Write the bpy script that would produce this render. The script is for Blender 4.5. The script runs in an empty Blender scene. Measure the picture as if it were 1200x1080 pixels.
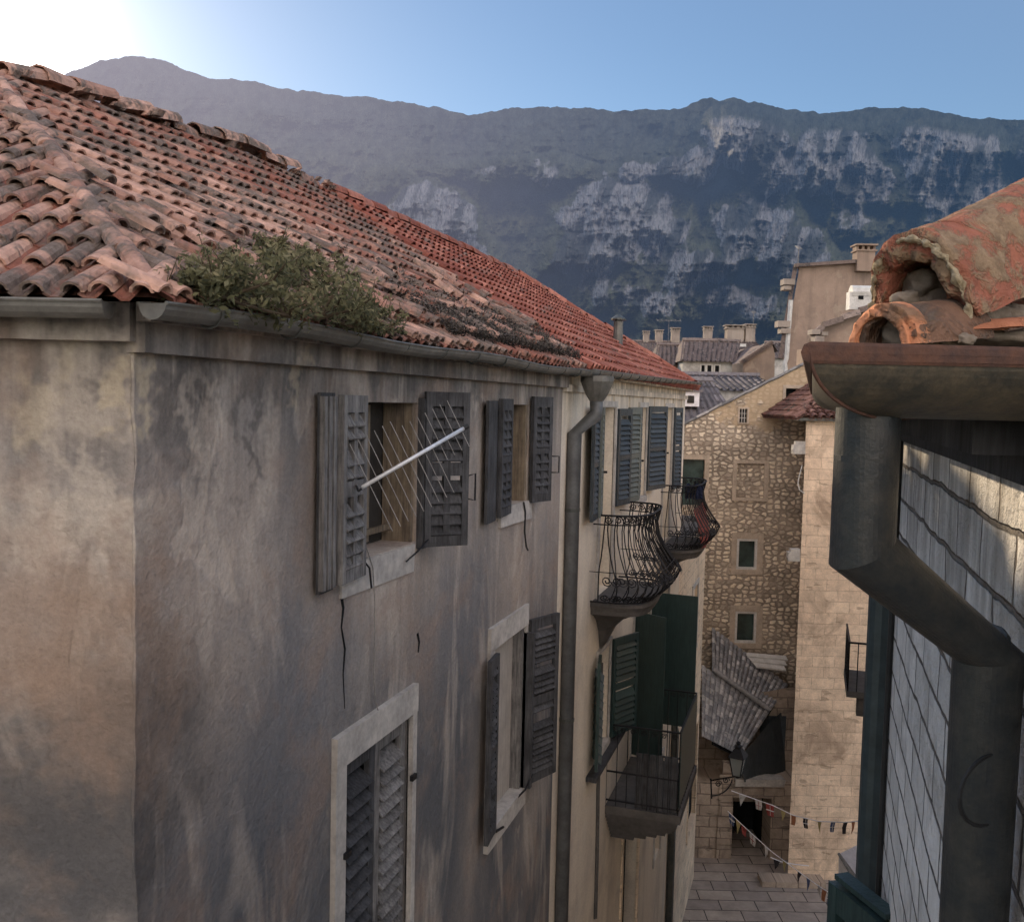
import bpy, math, random
import numpy as np
from mathutils import Vector, Matrix, noise
random.seed(7)
R_ = math.radians
sc = bpy.context.scene
COL = sc.collection

# ------------------------------------------------------------------ camera
FPX = 1100.0; W0, H0 = 1200.0, 1080.0
EZ = 13.0                                   # eye height over the street paving
YAW, PITCH, ROLL = R_(17.65), R_(3.64), R_(1.32)
F0 = Vector((-math.sin(YAW), math.cos(YAW), 0)); R0 = Vector((math.cos(YAW), math.sin(YAW), 0))
Fv = (F0 * math.cos(PITCH) + Vector((0, 0, -math.sin(PITCH)))).normalized()
U0 = R0.cross(Fv).normalized()
Uv = U0 * math.cos(ROLL) - R0 * math.sin(ROLL)
Rv = R0 * math.cos(ROLL) + U0 * math.sin(ROLL)
EYE = Vector((0, 0, EZ))
cam = bpy.data.cameras.new('camera'); camo = bpy.data.objects.new('camera', cam); COL.objects.link(camo)
M = Matrix((Rv, Uv, -Fv)).transposed().to_4x4(); M.translation = EYE
camo.matrix_world = M
cam.sensor_fit = 'HORIZONTAL'; cam.sensor_width = 36; cam.lens = 36 * FPX / W0
cam.clip_start = 0.05; cam.clip_end = 20000
sc.camera = camo

def ray(px, py):                            # direction of a measured point of the photograph, unit forward part
    return Fv + Rv * ((px - 600) / FPX) - Uv * ((py - 540) / FPX)
def at(px, py, d):                          # the point at forward distance d
    r = ray(px, py); return EYE + r * (d / r.dot(F0))
class Frame:
    """a facade: origin (x, y), direction along it, outward normal; points are (u, z, w)"""
    def __init__(s, o, du, dn):
        s.o = Vector((o[0], o[1], 0)); s.du = Vector((du[0], du[1], 0)).normalized(); s.dn = Vector((dn[0], dn[1], 0)).normalized()
    def p(s, u, z, w=0): return s.o + s.du * u + s.dn * w + Vector((0, 0, z))
    def uz(s, px, py, w=0):
        r = ray(px, py); o = s.o + s.dn * w
        t = (o - EYE).dot(s.dn) / r.dot(s.dn); q = EYE + r * t
        return (q - s.o).dot(s.du), q.z
    def u(s, px, py=600, w=0): return s.uz(px, py, w)[0]
    def z(s, px, py, w=0): return s.uz(px, py, w)[1]
def front(d): return Frame((F0 * d)[:2], R0[:2], (-F0)[:2])
DX = 2.6
A = Frame((-DX, 0), (0, 1), (1, 0))         # the facades on the left of the street

# ------------------------------------------------------------------ mesh building
class MB:
    def __init__(s): s.v = []; s.f = []; s.a = []
    def quad(s, *ps, a=0.5):
        i = len(s.v); s.v += [tuple(p) for p in ps]; s.f.append(tuple(range(i, i + len(ps)))); s.a.append(a)
    def box(s, fr, u0, u1, z0, z1, w0, w1, a=0.5, jit=0):
        P = [fr.p(u, z, w) for u in (u0, u1) for z in (z0, z1) for w in (w0, w1)]
        if jit: P = [q + Vector([random.uniform(-jit, jit) for _ in range(3)]) for q in P]
        i = len(s.v); s.v += [tuple(q) for q in P]
        for f in ((0, 1, 3, 2), (4, 6, 7, 5), (0, 4, 5, 1), (2, 3, 7, 6), (0, 2, 6, 4), (1, 5, 7, 3)):
            s.f.append(tuple(i + k for k in f)); s.a.append(a)
    def obox(s, c, x, y, z, a=0.5):         # c centre, x y z half-edge vectors
        i = len(s.v)
        for sx in (-1, 1):
            for sy in (-1, 1):
                for sz in (-1, 1): s.v.append(tuple(c + x * sx + y * sy + z * sz))
        for f in ((0, 1, 3, 2), (4, 6, 7, 5), (0, 4, 5, 1), (2, 3, 7, 6), (0, 2, 6, 4), (1, 5, 7, 3)):
            s.f.append(tuple(i + k for k in f)); s.a.append(a)
    def bar(s, p, q, t, a=0.5, t2=None):
        p = Vector(p); q = Vector(q); d = (q - p); L = d.length
        if L < 1e-6: return
        d.normalize(); up = Vector((0, 0, 1)) if abs(d.z) < .9 else Vector((1, 0, 0))
        x = d.cross(up).normalized(); y = d.cross(x).normalized()
        s.obox((p + q) / 2, d * L / 2, x * t / 2, y * (t2 or t) / 2, a)
    def tube(s, pts, r, n=8, a=0.5, closed=False, caps=True):
        pts = [Vector(p) for p in pts]; rs = r if isinstance(r, (list, tuple)) else [r] * len(pts)
        i0 = len(s.v); ref = None
        for k, p in enumerate(pts):
            t = (pts[min(k + 1, len(pts) - 1)] - pts[max(k - 1, 0)])
            if t.length < 1e-9: t = Vector((0, 0, 1))
            t.normalize()
            if ref is None:
                ref = t.cross(Vector((0, 0, 1)) if abs(t.z) < .9 else Vector((1, 0, 0))).normalized()
            ref = (ref - t * ref.dot(t)).normalized(); b = t.cross(ref)
            sc_ = 1.0
            if 0 < k < len(pts) - 1:
                c = (pts[k] - pts[k - 1]).normalized().dot((pts[k + 1] - pts[k]).normalized())
                sc_ = 1 / max(.5, math.sqrt(max(0.0, (1 + c) / 2)))
            for j in range(n):
                th = 2 * math.pi * j / n
                s.v.append(tuple(p + (ref * math.cos(th) + b * math.sin(th)) * rs[k] * (sc_ if n > 5 else 1)))
        for k in range(len(pts) - 1):
            for j in range(n):
                a0 = i0 + k * n + j; a1 = i0 + k * n + (j + 1) % n
                s.f.append((a0, a1, a1 + n, a0 + n)); s.a.append(a)
        if caps:
            s.f.append(tuple(i0 + j for j in range(n))[::-1]); s.a.append(a)
            s.f.append(tuple(i0 + (len(pts) - 1) * n + j for j in range(n))); s.a.append(a)
    def tile(s, p0, p1, up, r0, r1, n=6, a=0.5, th=.012, arc=math.pi, flat=1.0, rough=0):
        """barrel tile: half tube from p0 (open low end) to p1"""
        d = (p1 - p0).normalized(); x = d.cross(up).normalized(); y = x.cross(d).normalized()
        if y.dot(up) < 0: y = -y
        i0 = len(s.v)
        for (c, r, off) in ((p0, r0, 0), (p1, r1, 0), (p0, r0 - th, 0), (p1, r1 - th, 0)):
            for j in range(n + 1):
                t = -arc / 2 + arc * j / n
                q = c + x * math.sin(t) * r + y * math.cos(t) * r * flat
                if rough: q = q + d * random.uniform(-rough, rough) if c is p0 else q
                s.v.append(tuple(q))
        m = n + 1
        for j in range(n):
            s.f.append((i0 + j, i0 + j + 1, i0 + m + j + 1, i0 + m + j)); s.a.append(a)
            s.f.append((i0 + 2 * m + j + 1, i0 + 2 * m + j, i0 + 3 * m + j, i0 + 3 * m + j + 1)); s.a.append(a)
            s.f.append((i0 + j + 1, i0 + j, i0 + 2 * m + j, i0 + 2 * m + j + 1)); s.a.append(a)
        for j in (0, n):
            s.f.append((i0 + j, i0 + m + j, i0 + 3 * m + j, i0 + 2 * m + j)); s.a.append(a)
    def build(s, name, mat, parent=None, smooth=False, local=False):
        me = bpy.data.meshes.new(name); me.from_pydata(s.v, [], s.f); me.materials.append(mat)
        if s.a and len(s.a) == len(me.polygons):
            at_ = me.attributes.new('rnd', 'FLOAT', 'FACE'); at_.data.foreach_set('value', s.a)
        if smooth: me.polygons.foreach_set('use_smooth', [True] * len(me.polygons))
        me.update()
        o = bpy.data.objects.new(name, me); COL.objects.link(o)
        if parent is not None:
            o.parent = parent
            if not local:
                base = Vector(parent.get('base', (0, 0, 0))); o.location = -base if parent.type == 'EMPTY' else (0, 0, 0)
        return o
def tag(o, label=None, cat=None, group=None, kind=None):
    if label: o['label'] = label
    if cat: o['category'] = cat
    if group: o['group'] = group
    if kind: o['kind'] = kind
    return o
def thing(name, label, cat, loc, group=None):
    o = bpy.data.objects.new(name, None); COL.objects.link(o); o.location = loc
    o.empty_display_size = .2; o['base'] = tuple(loc)
    return tag(o, label, cat, group)

def wall_holes(mb, fr, u0, u1, z0, z1, holes, depth=.22, top=None, back=True, sub=None):
    """a wall sheet with rectangular openings and their reveals; top(u) may give a sloping top"""
    us = sorted({u0, u1, *[h[0] for h in holes], *[h[1] for h in holes]})
    zs = sorted({z0, z1, *[h[2] for h in holes], *[h[3] for h in holes]})
    if sub:
        nu = []
        for a, b in zip(us, us[1:]):
            k = max(1, int((b - a) / sub)); nu += [a + (b - a) * i / k for i in range(k)]
        us = nu + [us[-1]]
    tz = top or (lambda u: z1)
    for a, b in zip(us, us[1:]):
        for c, d in zip(zs, zs[1:]):
            cu, cz = (a + b) / 2, (c + d) / 2
            if any(h[0] < cu < h[1] and h[2] < cz < h[3] for h in holes): continue
            t0, t1 = (tz(a), tz(b)) if d == zs[-1] else (d, d)
            if top:
                t0, t1 = min(t0, tz(a)), min(t1, tz(b))
                if d == zs[-1]: t0, t1 = tz(a), tz(b)
                if t0 <= c and t1 <= c: continue
                t0, t1 = max(t0, c), max(t1, c)
            mb.quad(fr.p(a, c), fr.p(b, c), fr.p(b, t1), fr.p(a, t0))
    for h in holes:
        a, b, c, d = h[:4]; D = -depth
        mb.quad(fr.p(a, c), fr.p(a, d), fr.p(a, d, D), fr.p(a, c, D))
        mb.quad(fr.p(b, c), fr.p(b, c, D), fr.p(b, d, D), fr.p(b, d))
        mb.quad(fr.p(a, d), fr.p(b, d), fr.p(b, d, D), fr.p(a, d, D))
        mb.quad(fr.p(a, c), fr.p(a, c, D), fr.p(b, c, D), fr.p(b, c))
def shell(mb, fr, u0, u1, z0, z1, dep, bk=None):
    """the three other sides of a building behind its facade"""
    if bk is not None:
        a, b, c, d = fr.p(u0, z0), fr.p(u0, z1), fr.p(u1, z1), fr.p(u1, z0); o = Vector(bk) * dep
        mb.quad(a, b, b + o, a + o); mb.quad(d, d + o, c + o, c); mb.quad(a + o, b + o, c + o, d + o); return
    mb.quad(fr.p(u0, z0), fr.p(u0, z1), fr.p(u0, z1, -dep), fr.p(u0, z0, -dep))
    mb.quad(fr.p(u1, z0), fr.p(u1, z0, -dep), fr.p(u1, z1, -dep), fr.p(u1, z1))
    mb.quad(fr.p(u0, z0, -dep), fr.p(u0, z1, -dep), fr.p(u1, z1, -dep), fr.p(u1, z0, -dep))

# ------------------------------------------------------------------ materials
class NT:
    def __init__(s, name, rough=.85, spec=.25):
        m = bpy.data.materials.new(name); m.use_nodes = True; s.m = m; s.t = m.node_tree; s.t.nodes.clear()
        s.out = s.n('ShaderNodeOutputMaterial'); s.b = s.n('ShaderNodeBsdfPrincipled')
        s.b.inputs['Roughness'].default_value = rough
        s.b.inputs['Specular IOR Level'].default_value = spec
        s.l(s.b.outputs[0], s.out.inputs[0]); s._p = None
    def n(s, ty, **k):
        nd = s.t.nodes.new(ty)
        for a, b in k.items(): setattr(nd, a, b)
        return nd
    def l(s, a, b): s.t.links.new(a, b)
    def pos(s):
        if s._p is None: s._p = s.n('ShaderNodeTexCoord').outputs['Object']
        return s._p
    def map(s, scale=(1, 1, 1), rot=(0, 0, 0), loc=(0, 0, 0), src=None):
        m = s.n('ShaderNodeMapping'); m.inputs['Scale'].default_value = scale; m.inputs['Rotation'].default_value = rot; m.inputs['Location'].default_value = loc
        s.l(src or s.pos(), m.inputs[0]); return m.outputs[0]
    def noise(s, scale, detail=4, rough=.55, vec=None, dist=0, c=False):
        k = s.n('ShaderNodeTexNoise'); k.inputs['Scale'].default_value = scale; k.inputs['Detail'].default_value = min(detail, 4.0)
        k.inputs['Roughness'].default_value = rough; k.inputs['Distortion'].default_value = dist
        s.l(vec or s.pos(), k.inputs['Vector']); return k.outputs['Color' if c else 'Fac']
    def ramp(s, fac, *stops, interp='LINEAR'):
        r = s.n('ShaderNodeValToRGB'); r.color_ramp.interpolation = interp; e = r.color_ramp.elements
        while len(e) < len(stops): e.new(.5)
        for i, (p, c) in enumerate(stops):
            e[i].position = p; e[i].color = (c, c, c, 1) if isinstance(c, (int, float)) else (*c, 1)
        s.l(fac, r.inputs[0]); return r.outputs[0]
    def mix(s, fac, a, b, mode='MIX'):
        m = s.n('ShaderNodeMix', data_type='RGBA', blend_type=mode)
        for k, x in ((0, fac), (6, a), (7, b)):
            if isinstance(x, (int, float)): m.inputs[k].default_value = x if k == 0 else (x, x, x, 1)
            elif isinstance(x, tuple): m.inputs[k].default_value = (*x, 1)
            else: s.l(x, m.inputs[k])
        return m.outputs[2]
    def math(s, op, a, b=0.0, c=None, clamp=False):
        m = s.n('ShaderNodeMath', operation=op, use_clamp=clamp)
        for k, x in enumerate((a, b) + ((c,) if c is not None else ())):
            if isinstance(x, (int, float)): m.inputs[k].default_value = x
            else: s.l(x, m.inputs[k])
        return m.outputs[0]
    def attr(s, name='rnd'):
        return s.n('ShaderNodeAttribute', attribute_name=name).outputs['Fac']
    def sep(s, v=None):
        k = s.n('ShaderNodeSeparateXYZ'); s.l(v or s.pos(), k.inputs[0]); return k.outputs
    def wallvec(s, du):                     # (along wall, height, 0)
        d = s.n('ShaderNodeVectorMath', operation='DOT_PRODUCT'); s.l(s.pos(), d.inputs[0]); d.inputs[1].default_value = (du[0], du[1], 0)
        c = s.n('ShaderNodeCombineXYZ'); s.l(d.outputs['Value'], c.inputs[0]); s.l(s.sep()[2], c.inputs[1]); return c.outputs[0]
    def bump(s, h, strength=.4, dist=.02, prev=None):
        b = s.n('ShaderNodeBump'); b.inputs['Strength'].default_value = strength; b.inputs['Distance'].default_value = dist
        s.l(h, b.inputs['Height'])
        if prev is not None: s.l(prev, b.inputs['Normal'])
        return b.outputs[0]
    def done(s, col, normal=None, rough=None):
        if isinstance(col, tuple): s.b.inputs['Base Color'].default_value = (*col, 1)
        else: s.l(col, s.b.inputs['Base Color'])
        if normal is not None: s.l(normal, s.b.inputs['Normal'])
        if rough is not None: s.l(rough, s.b.inputs['Roughness'])
        return s.m

def each(mbs, name, mat, parent):
    return [m_.build(name, mat, parent) for m_ in mbs]

def stucco(name, c1, c2, stain, pale, patch=.5, topz=None, streak=.5, bumps=.5, seed=0, low=None, spots=()):
    t = NT(name, .92, .15)
    base = t.mix(t.ramp(t.noise(.9, 6, .62, t.map(loc=(seed, 0, 0))), (.35, 0), (.65, 1)), c1, c2)
    st = t.noise(1.0, 5, .6, t.map((2.6, 2.6, .22), loc=(seed, 3, 0)))
    base = t.mix(t.math('MULTIPLY', t.ramp(st, (.48, 0), (.7, 1)), streak), base, stain)
    bl = t.noise(.55, 5, .65, t.map(loc=(seed + 9, 4, 2)), dist=.6)
    base = t.mix(t.math('MULTIPLY', t.ramp(bl, (.5, 0), (.66, 1)), .55), base, stain)
    pl = t.noise(1.6, 7, .7, t.map((1, 1, .55), loc=(seed + 5, 8, 1)), dist=.5)
    base = t.mix(t.math('MULTIPLY', t.ramp(pl, (.58, 0), (.63, 1)), patch), base, pale)
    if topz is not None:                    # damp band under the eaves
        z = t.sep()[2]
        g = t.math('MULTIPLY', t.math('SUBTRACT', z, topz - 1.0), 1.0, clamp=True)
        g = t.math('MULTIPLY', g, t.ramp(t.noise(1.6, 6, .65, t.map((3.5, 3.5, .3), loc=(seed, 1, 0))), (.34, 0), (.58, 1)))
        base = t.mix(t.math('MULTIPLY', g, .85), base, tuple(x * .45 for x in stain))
    if spots:
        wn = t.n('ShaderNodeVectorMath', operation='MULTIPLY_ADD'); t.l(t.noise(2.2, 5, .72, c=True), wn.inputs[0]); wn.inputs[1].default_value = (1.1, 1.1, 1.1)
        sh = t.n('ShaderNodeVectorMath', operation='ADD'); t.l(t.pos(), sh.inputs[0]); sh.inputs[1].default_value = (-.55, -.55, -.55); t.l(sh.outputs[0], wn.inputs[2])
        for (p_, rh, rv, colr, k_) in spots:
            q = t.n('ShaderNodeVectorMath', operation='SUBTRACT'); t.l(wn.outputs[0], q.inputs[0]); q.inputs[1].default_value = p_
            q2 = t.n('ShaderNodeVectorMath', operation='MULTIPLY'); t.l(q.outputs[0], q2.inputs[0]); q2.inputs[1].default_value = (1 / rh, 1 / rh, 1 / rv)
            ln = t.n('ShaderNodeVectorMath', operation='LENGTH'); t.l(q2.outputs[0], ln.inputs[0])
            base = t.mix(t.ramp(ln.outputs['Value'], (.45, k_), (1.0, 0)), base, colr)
    if low:                                 # darker, bluer plaster lower down
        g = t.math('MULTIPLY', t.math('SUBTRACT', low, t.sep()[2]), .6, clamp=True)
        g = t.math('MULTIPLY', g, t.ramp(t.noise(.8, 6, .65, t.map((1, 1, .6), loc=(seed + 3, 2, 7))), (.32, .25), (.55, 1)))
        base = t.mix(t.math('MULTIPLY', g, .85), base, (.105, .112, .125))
        dl = t.noise(.9, 6, .7, t.map((1.6, 1.6, .35), loc=(seed + 1, 5, 3)), dist=.8)
        base = t.mix(t.math('MULTIPLY', t.ramp(dl, (.52, 0), (.64, 1)), .5), base, pale)
        br = t.noise(1.3, 6, .7, t.map(loc=(seed + 21, 5, 3)), dist=.4)
        base = t.mix(t.math('MULTIPLY', t.ramp(br, (.5, 0), (.66, 1)), .4), base, (.34, .24, .18))
    fine = t.noise(38, 5, .7)
    base = t.mix(.35, base, t.ramp(fine, (.3, .55), (.7, 1.25)), 'MULTIPLY')
    v = t.n('ShaderNodeTexVoronoi', feature='DISTANCE_TO_EDGE'); v.inputs['Scale'].default_value = .75
    w = t.n('ShaderNodeVectorMath', operation='ADD'); t.l(t.pos(), w.inputs[0]); t.l(t.noise(1.7, 6, .7, c=True), w.inputs[1]); t.l(w.outputs[0], v.inputs['Vector'])
    crack = t.math('MULTIPLY', t.ramp(v.outputs[0], (0, 1), (.007, 0)), t.ramp(t.noise(.6, 2), (.52, 0), (.6, 1)))
    base = t.mix(t.math('MULTIPLY', crack, .0), base, tuple(x * .35 for x in stain))
    h = t.math('ADD', t.math('MULTIPLY', fine, .25), t.noise(5, 6, .6)); 
    h = t.math('ADD', h, t.math('MULTIPLY', t.ramp(pl, (.58, 0), (.63, 1)), -.35 * patch))
    return t.done(base, t.bump(h, bumps, .03))
def rubble(name, stone1, stone2, mortar, du, sx=4.2, sz=7.0, plaster=None, pz=None):
    t = NT(name, .95, .1); wv = t.wallvec(du)
    dis = t.noise(3.2, 3, .6, wv, c=True)
    w = t.n('ShaderNodeVectorMath', operation='MULTIPLY_ADD'); t.l(dis, w.inputs[0]); w.inputs[1].default_value = (.16, .1, 0); t.l(wv, w.inputs[2])
    mv = t.map((sx, sz, 1), src=w.outputs[0])
    v = t.n('ShaderNodeTexVoronoi', feature='DISTANCE_TO_EDGE', voronoi_dimensions='2D'); v.inputs['Scale'].default_value = 1; v.inputs['Randomness'].default_value = .72; t.l(mv, v.inputs['Vector'])
    v2 = t.n('ShaderNodeTexVoronoi', voronoi_dimensions='2D'); v2.inputs['Scale'].default_value = 1; v2.inputs['Randomness'].default_value = .72; t.l(mv, v2.inputs['Vector'])
    cs = t.n('ShaderNodeSeparateColor'); t.l(v2.outputs['Color'], cs.inputs[0])
    edge = t.math('ADD', v.outputs[0], t.math('MULTIPLY', t.math('SUBTRACT', t.noise(7, 3, .6, wv), .5), .30))
    msk = t.ramp(edge, (.12, 0), (.22, 1))
    rr = t.ramp(cs.outputs[0], (0, mortar), (.22, stone2), (.5, stone1), (.8, tuple(min(1, x * 1.2) for x in stone1)), (1, stone2))
    rr = t.mix(.5, rr, t.ramp(t.noise(14, 5, .7, wv), (.3, .6), (.7, 1.3)), 'MULTIPLY')
    mc = t.mix(t.ramp(t.noise(1.1, 4, .6, wv), (.4, 0), (.6, 1)), mortar, tuple(x * .68 for x in mortar))
    base = t.mix(msk, mc, rr)
    big = t.noise(.5, 5, .7, wv); base = t.mix(.65, base, t.ramp(big, (.3, .55), (.65, 1.15)), 'MULTIPLY')
    h = msk
    if plaster:
        z = t.sep()[2]
        pm = t.math('ADD', t.noise(.7, 6, .65, wv), t.math('MULTIPLY', t.math('SUBTRACT', z, pz), .17))
        pm = t.ramp(pm, (.5, 0), (.56, 1)); base = t.mix(t.math('MULTIPLY', pm, .8), base, t.mix(t.noise(2.5, 6, .7, wv), plaster, tuple(x * .6 for x in plaster)))
        h = t.math('MULTIPLY', h, t.math('SUBTRACT', 1, pm))
    h = t.math('ADD', h, t.math('MULTIPLY', t.noise(20, 4, .7, wv), .4))
    return t.done(base, t.bump(h, .7, .05))
def ashlar(name, c1, c2, mortar, du, bw=.55, bh=.24, msize=.012, stain=(.12, .1, .08), stains=.6, var=.5):
    t = NT(name, .93, .12); wv = t.wallvec(du)
    dis = t.noise(1.5, 4, .6, wv, c=True)
    w = t.n('ShaderNodeVectorMath', operation='MULTIPLY_ADD'); t.l(dis, w.inputs[0]); w.inputs[1].default_value = (.14, .07, 0); t.l(wv, w.inputs[2])
    b = t.n('ShaderNodeTexBrick'); t.l(w.outputs[0], b.inputs['Vector'])
    b.inputs['Scale'].default_value = 1; b.inputs['Brick Width'].default_value = bw; b.inputs['Row Height'].default_value = bh
    b.inputs['Mortar Size'].default_value = msize; b.inputs['Mortar Smooth'].default_value = .4; b.inputs['Bias'].default_value = 0
    b.inputs['Color1'].default_value = (*c1, 1); b.inputs['Color2'].default_value = (*c2, 1); b.inputs['Mortar'].default_value = (*mortar, 1)
    base = t.mix(var, b.outputs['Color'], t.ramp(t.noise(3.5, 6, .7, wv), (.3, .6), (.7, 1.3)), 'MULTIPLY')
    bl = t.noise(.8, 6, .68, t.map((1, .8, 1), src=wv), dist=.7); base = t.mix(t.math('MULTIPLY', t.ramp(bl, (.48, 0), (.68, 1)), stains), base, stain)
    dk = t.noise(3.2, 3, .5, t.map((.55, 1.5, 1), src=wv)); base = t.mix(t.math('MULTIPLY', t.ramp(dk, (.62, 0), (.66, 1)), .55), base, stain)
    base = t.mix(.4, base, t.ramp(t.noise(30, 4, .7, wv), (.3, .6), (.7, 1.3)), 'MULTIPLY')
    h = t.math('SUBTRACT', t.math('MULTIPLY', t.noise(7, 6, .65, wv), .8), t.math('MULTIPLY', b.outputs['Fac'], .5))
    h = t.math('SUBTRACT', h, t.math('MULTIPLY', t.ramp(dk, (.62, 0), (.66, 1)), .5))
    return t.done(base, t.bump(h, .6, .04))
def tilemat(name, c1, c2, c3, moss, mossamt=.5, sc_=3.0):
    t = NT(name, .9, .15)
    r = t.attr('rnd')
    base = t.ramp(r, (0, c1), (.45, c2), (.8, c3), (1, tuple(min(1, x * 1.35) for x in c3)))
    base = t.mix(.6, base, t.ramp(t.noise(11, 6, .7), (.3, .5), (.7, 1.35)), 'MULTIPLY')
    m = t.math('ADD', t.noise(sc_, 7, .75, dist=.4), t.math('MULTIPLY', t.noise(.7, 3, .6), .35))
    m = t.ramp(m, (.86 - .4 * mossamt, 0), (.98 - .4 * mossamt, 1))
    mo = t.ramp(t.noise(25, 5, .8), (.3, tuple(x * .45 for x in moss)), (.6, moss), (.8, tuple(min(1, x * 1.7) for x in moss)))
    base = t.mix(t.math('MULTIPLY', m, .9), base, mo)
    h = t.math('ADD', t.noise(30, 5, .7), m)
    return t.done(base, t.bump(h, .5, .02))
def wood(name, c1, c2, grain=(14, 14, 1.2), rough=.85, dirt=.6, spec=.2):
    t = NT(name, rough, spec)
    g = t.noise(3, 6, .7, t.map(grain)); base = t.mix(t.ramp(g, (.35, 0), (.65, 1)), c1, c2)
    base = t.mix(dirt, base, t.ramp(t.noise(5, 6, .7), (.3, .45), (.7, 1.25)), 'MULTIPLY')
    r = t.attr('rnd'); base = t.mix(.6, base, t.ramp(r, (0, .6), (1, 1.4)), 'MULTIPLY')
    return t.done(base, t.bump(g, .35, .01))
def plain(name, c, rough=.6, spec=.4, metal=0.0, var=.4, scale=8, c2=None, bump=.2):
    t = NT(name, rough, spec); t.b.inputs['Metallic'].default_value = metal
    k = t.noise(scale, 6, .7)
    base = t.mix(t.ramp(k, (.35, 0), (.65, 1)), c, c2 or tuple(x * (1 - var) for x in c))
    base = t.mix(.5, base, t.ramp(t.noise(scale * 5, 4, .7), (.3, .7), (.7, 1.25)), 'MULTIPLY')
    return t.done(base, t.bump(t.noise(scale * 4, 4, .7), bump, .005) if bump else None)
def glass(name, c):
    t = NT(name, .12, .6); base = t.mix(t.ramp(t.noise(2.2, 4, .6), (.4, 0), (.7, 1)), c, tuple(x * 2.4 for x in c)); return t.done(base)

MT = {}
FC = Frame((-2.6, 3.14), (-.953, -.303), (.303, -.953))
def spot(px, py, rh, rv, colr, k=.8):
    k *= .62 if colr[0] > .5 else .85
    fr = A if px > 150 else FC; return (tuple(fr.p(*fr.uz(px, py))), rh, rv, colr, k)
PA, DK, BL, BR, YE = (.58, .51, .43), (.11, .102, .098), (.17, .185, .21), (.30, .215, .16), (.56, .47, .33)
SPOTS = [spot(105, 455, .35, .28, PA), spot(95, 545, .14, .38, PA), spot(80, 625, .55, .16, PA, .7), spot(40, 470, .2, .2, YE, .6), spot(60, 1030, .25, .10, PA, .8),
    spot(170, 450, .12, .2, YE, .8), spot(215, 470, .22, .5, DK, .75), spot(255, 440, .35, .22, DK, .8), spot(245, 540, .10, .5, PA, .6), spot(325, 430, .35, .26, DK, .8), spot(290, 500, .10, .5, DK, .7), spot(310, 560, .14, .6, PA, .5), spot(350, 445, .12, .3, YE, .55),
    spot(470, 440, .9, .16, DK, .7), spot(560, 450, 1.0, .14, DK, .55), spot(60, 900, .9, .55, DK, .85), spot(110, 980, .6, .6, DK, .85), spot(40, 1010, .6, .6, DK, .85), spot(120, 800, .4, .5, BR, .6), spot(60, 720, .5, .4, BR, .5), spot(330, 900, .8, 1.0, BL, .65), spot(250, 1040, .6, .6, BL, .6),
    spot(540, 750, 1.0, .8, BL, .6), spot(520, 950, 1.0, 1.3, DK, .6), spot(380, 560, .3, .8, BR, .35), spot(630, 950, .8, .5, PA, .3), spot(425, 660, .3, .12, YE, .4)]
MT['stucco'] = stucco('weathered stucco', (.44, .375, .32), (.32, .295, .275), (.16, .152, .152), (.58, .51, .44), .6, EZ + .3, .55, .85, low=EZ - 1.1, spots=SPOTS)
MT['cream'] = stucco('cream render', (.84, .75, .62), (.74, .65, .53), (.45, .40, .35), (.88, .81, .69), .3, EZ + .5, .35, .3, 4)
MT['plaster_tall'] = stucco('brown plaster', (.40, .30, .24), (.31, .235, .19), (.19, .15, .125), (.46, .38, .3), .4, None, .5, .3, 11)
MT['plaster_far'] = stucco('pale plaster', (.42, .36, .31), (.33, .28, .25), (.2, .17, .15), (.5, .44, .38), .3, None, .4, .3, 17)
MT['white_wall'] = plain('white limewash', (.62, .60, .57), .9, .1, scale=3)
MT['gable'] = rubble('rubble stone', (.84, .72, .57), (.60, .50, .40), (.47, .39, .31), R0, 4.7, 7.6, (.66, .50, .33), EZ - .6)
MT['tower'] = ashlar('tower limestone', (.86, .68, .51), (.76, .59, .44), (.60, .46, .34), R0, .62, .3, .010, (.40, .30, .22), .9)
MT['arch'] = ashlar('arch stone', (.50, .41, .33), (.38, .31, .25), (.25, .2, .165), R0, .6, .32, .02, (.12, .1, .09), .5)
MT['lowstone'] = ashlar('street stone', (.86, .70, .52), (.76, .61, .45), (.55, .44, .33), (0, 1), .6, .28, .008, (.33, .26, .2), .4, .35)
MT['pipe_near'] = plain('dark near pipe', (.026, .032, .035), .42, .5, .2, scale=26, c2=(.055, .055, .05), bump=.25)
MT['rightwall'] = None
MT['pav'] = None
MT['tile_old'] = tilemat('old clay tiles', (.24, .095, .07), (.34, .155, .115), (.44, .27, .21), (.18, .15, .13), .6)
MT['tile_red'] = tilemat('red clay tiles', (.21, .07, .052), (.29, .10, .072), (.37, .155, .115), (.22, .18, .16), .3)
MT['tile_grey'] = tilemat('grey slabs', (.22, .225, .24), (.31, .31, .32), (.43, .42, .42), (.17, .17, .18), .25)
MT['tile_far'] = tilemat('far roof tiles', (.13, .105, .10), (.20, .155, .14), (.27, .22, .20), (.10, .095, .1), .4)
MT['tile_bluegrey'] = tilemat('slate coloured tiles', (.12, .115, .125), (.19, .175, .185), (.27, .245, .25), (.10, .10, .11), .3)
MT['tile_dark'] = tilemat('dark red tiles', (.13, .065, .05), (.18, .09, .07), (.22, .12, .10), (.08, .07, .06), .4)
MT['hip'] = tilemat('lichened hip tile', (.29, .11, .075), (.34, .135, .09), (.38, .16, .105), (.30, .225, .145), .50, 18.0)
MT['brown_clay'] = tilemat('sooty brown clay', (.17, .10, .07), (.21, .12, .08), (.26, .15, .10), (.13, .10, .08), .55, 12.0)
MT['lintel'] = plain('cut stone lintel', (.60, .50, .40), .9, .1, scale=4, c2=(.42, .35, .28), bump=.3)
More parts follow.
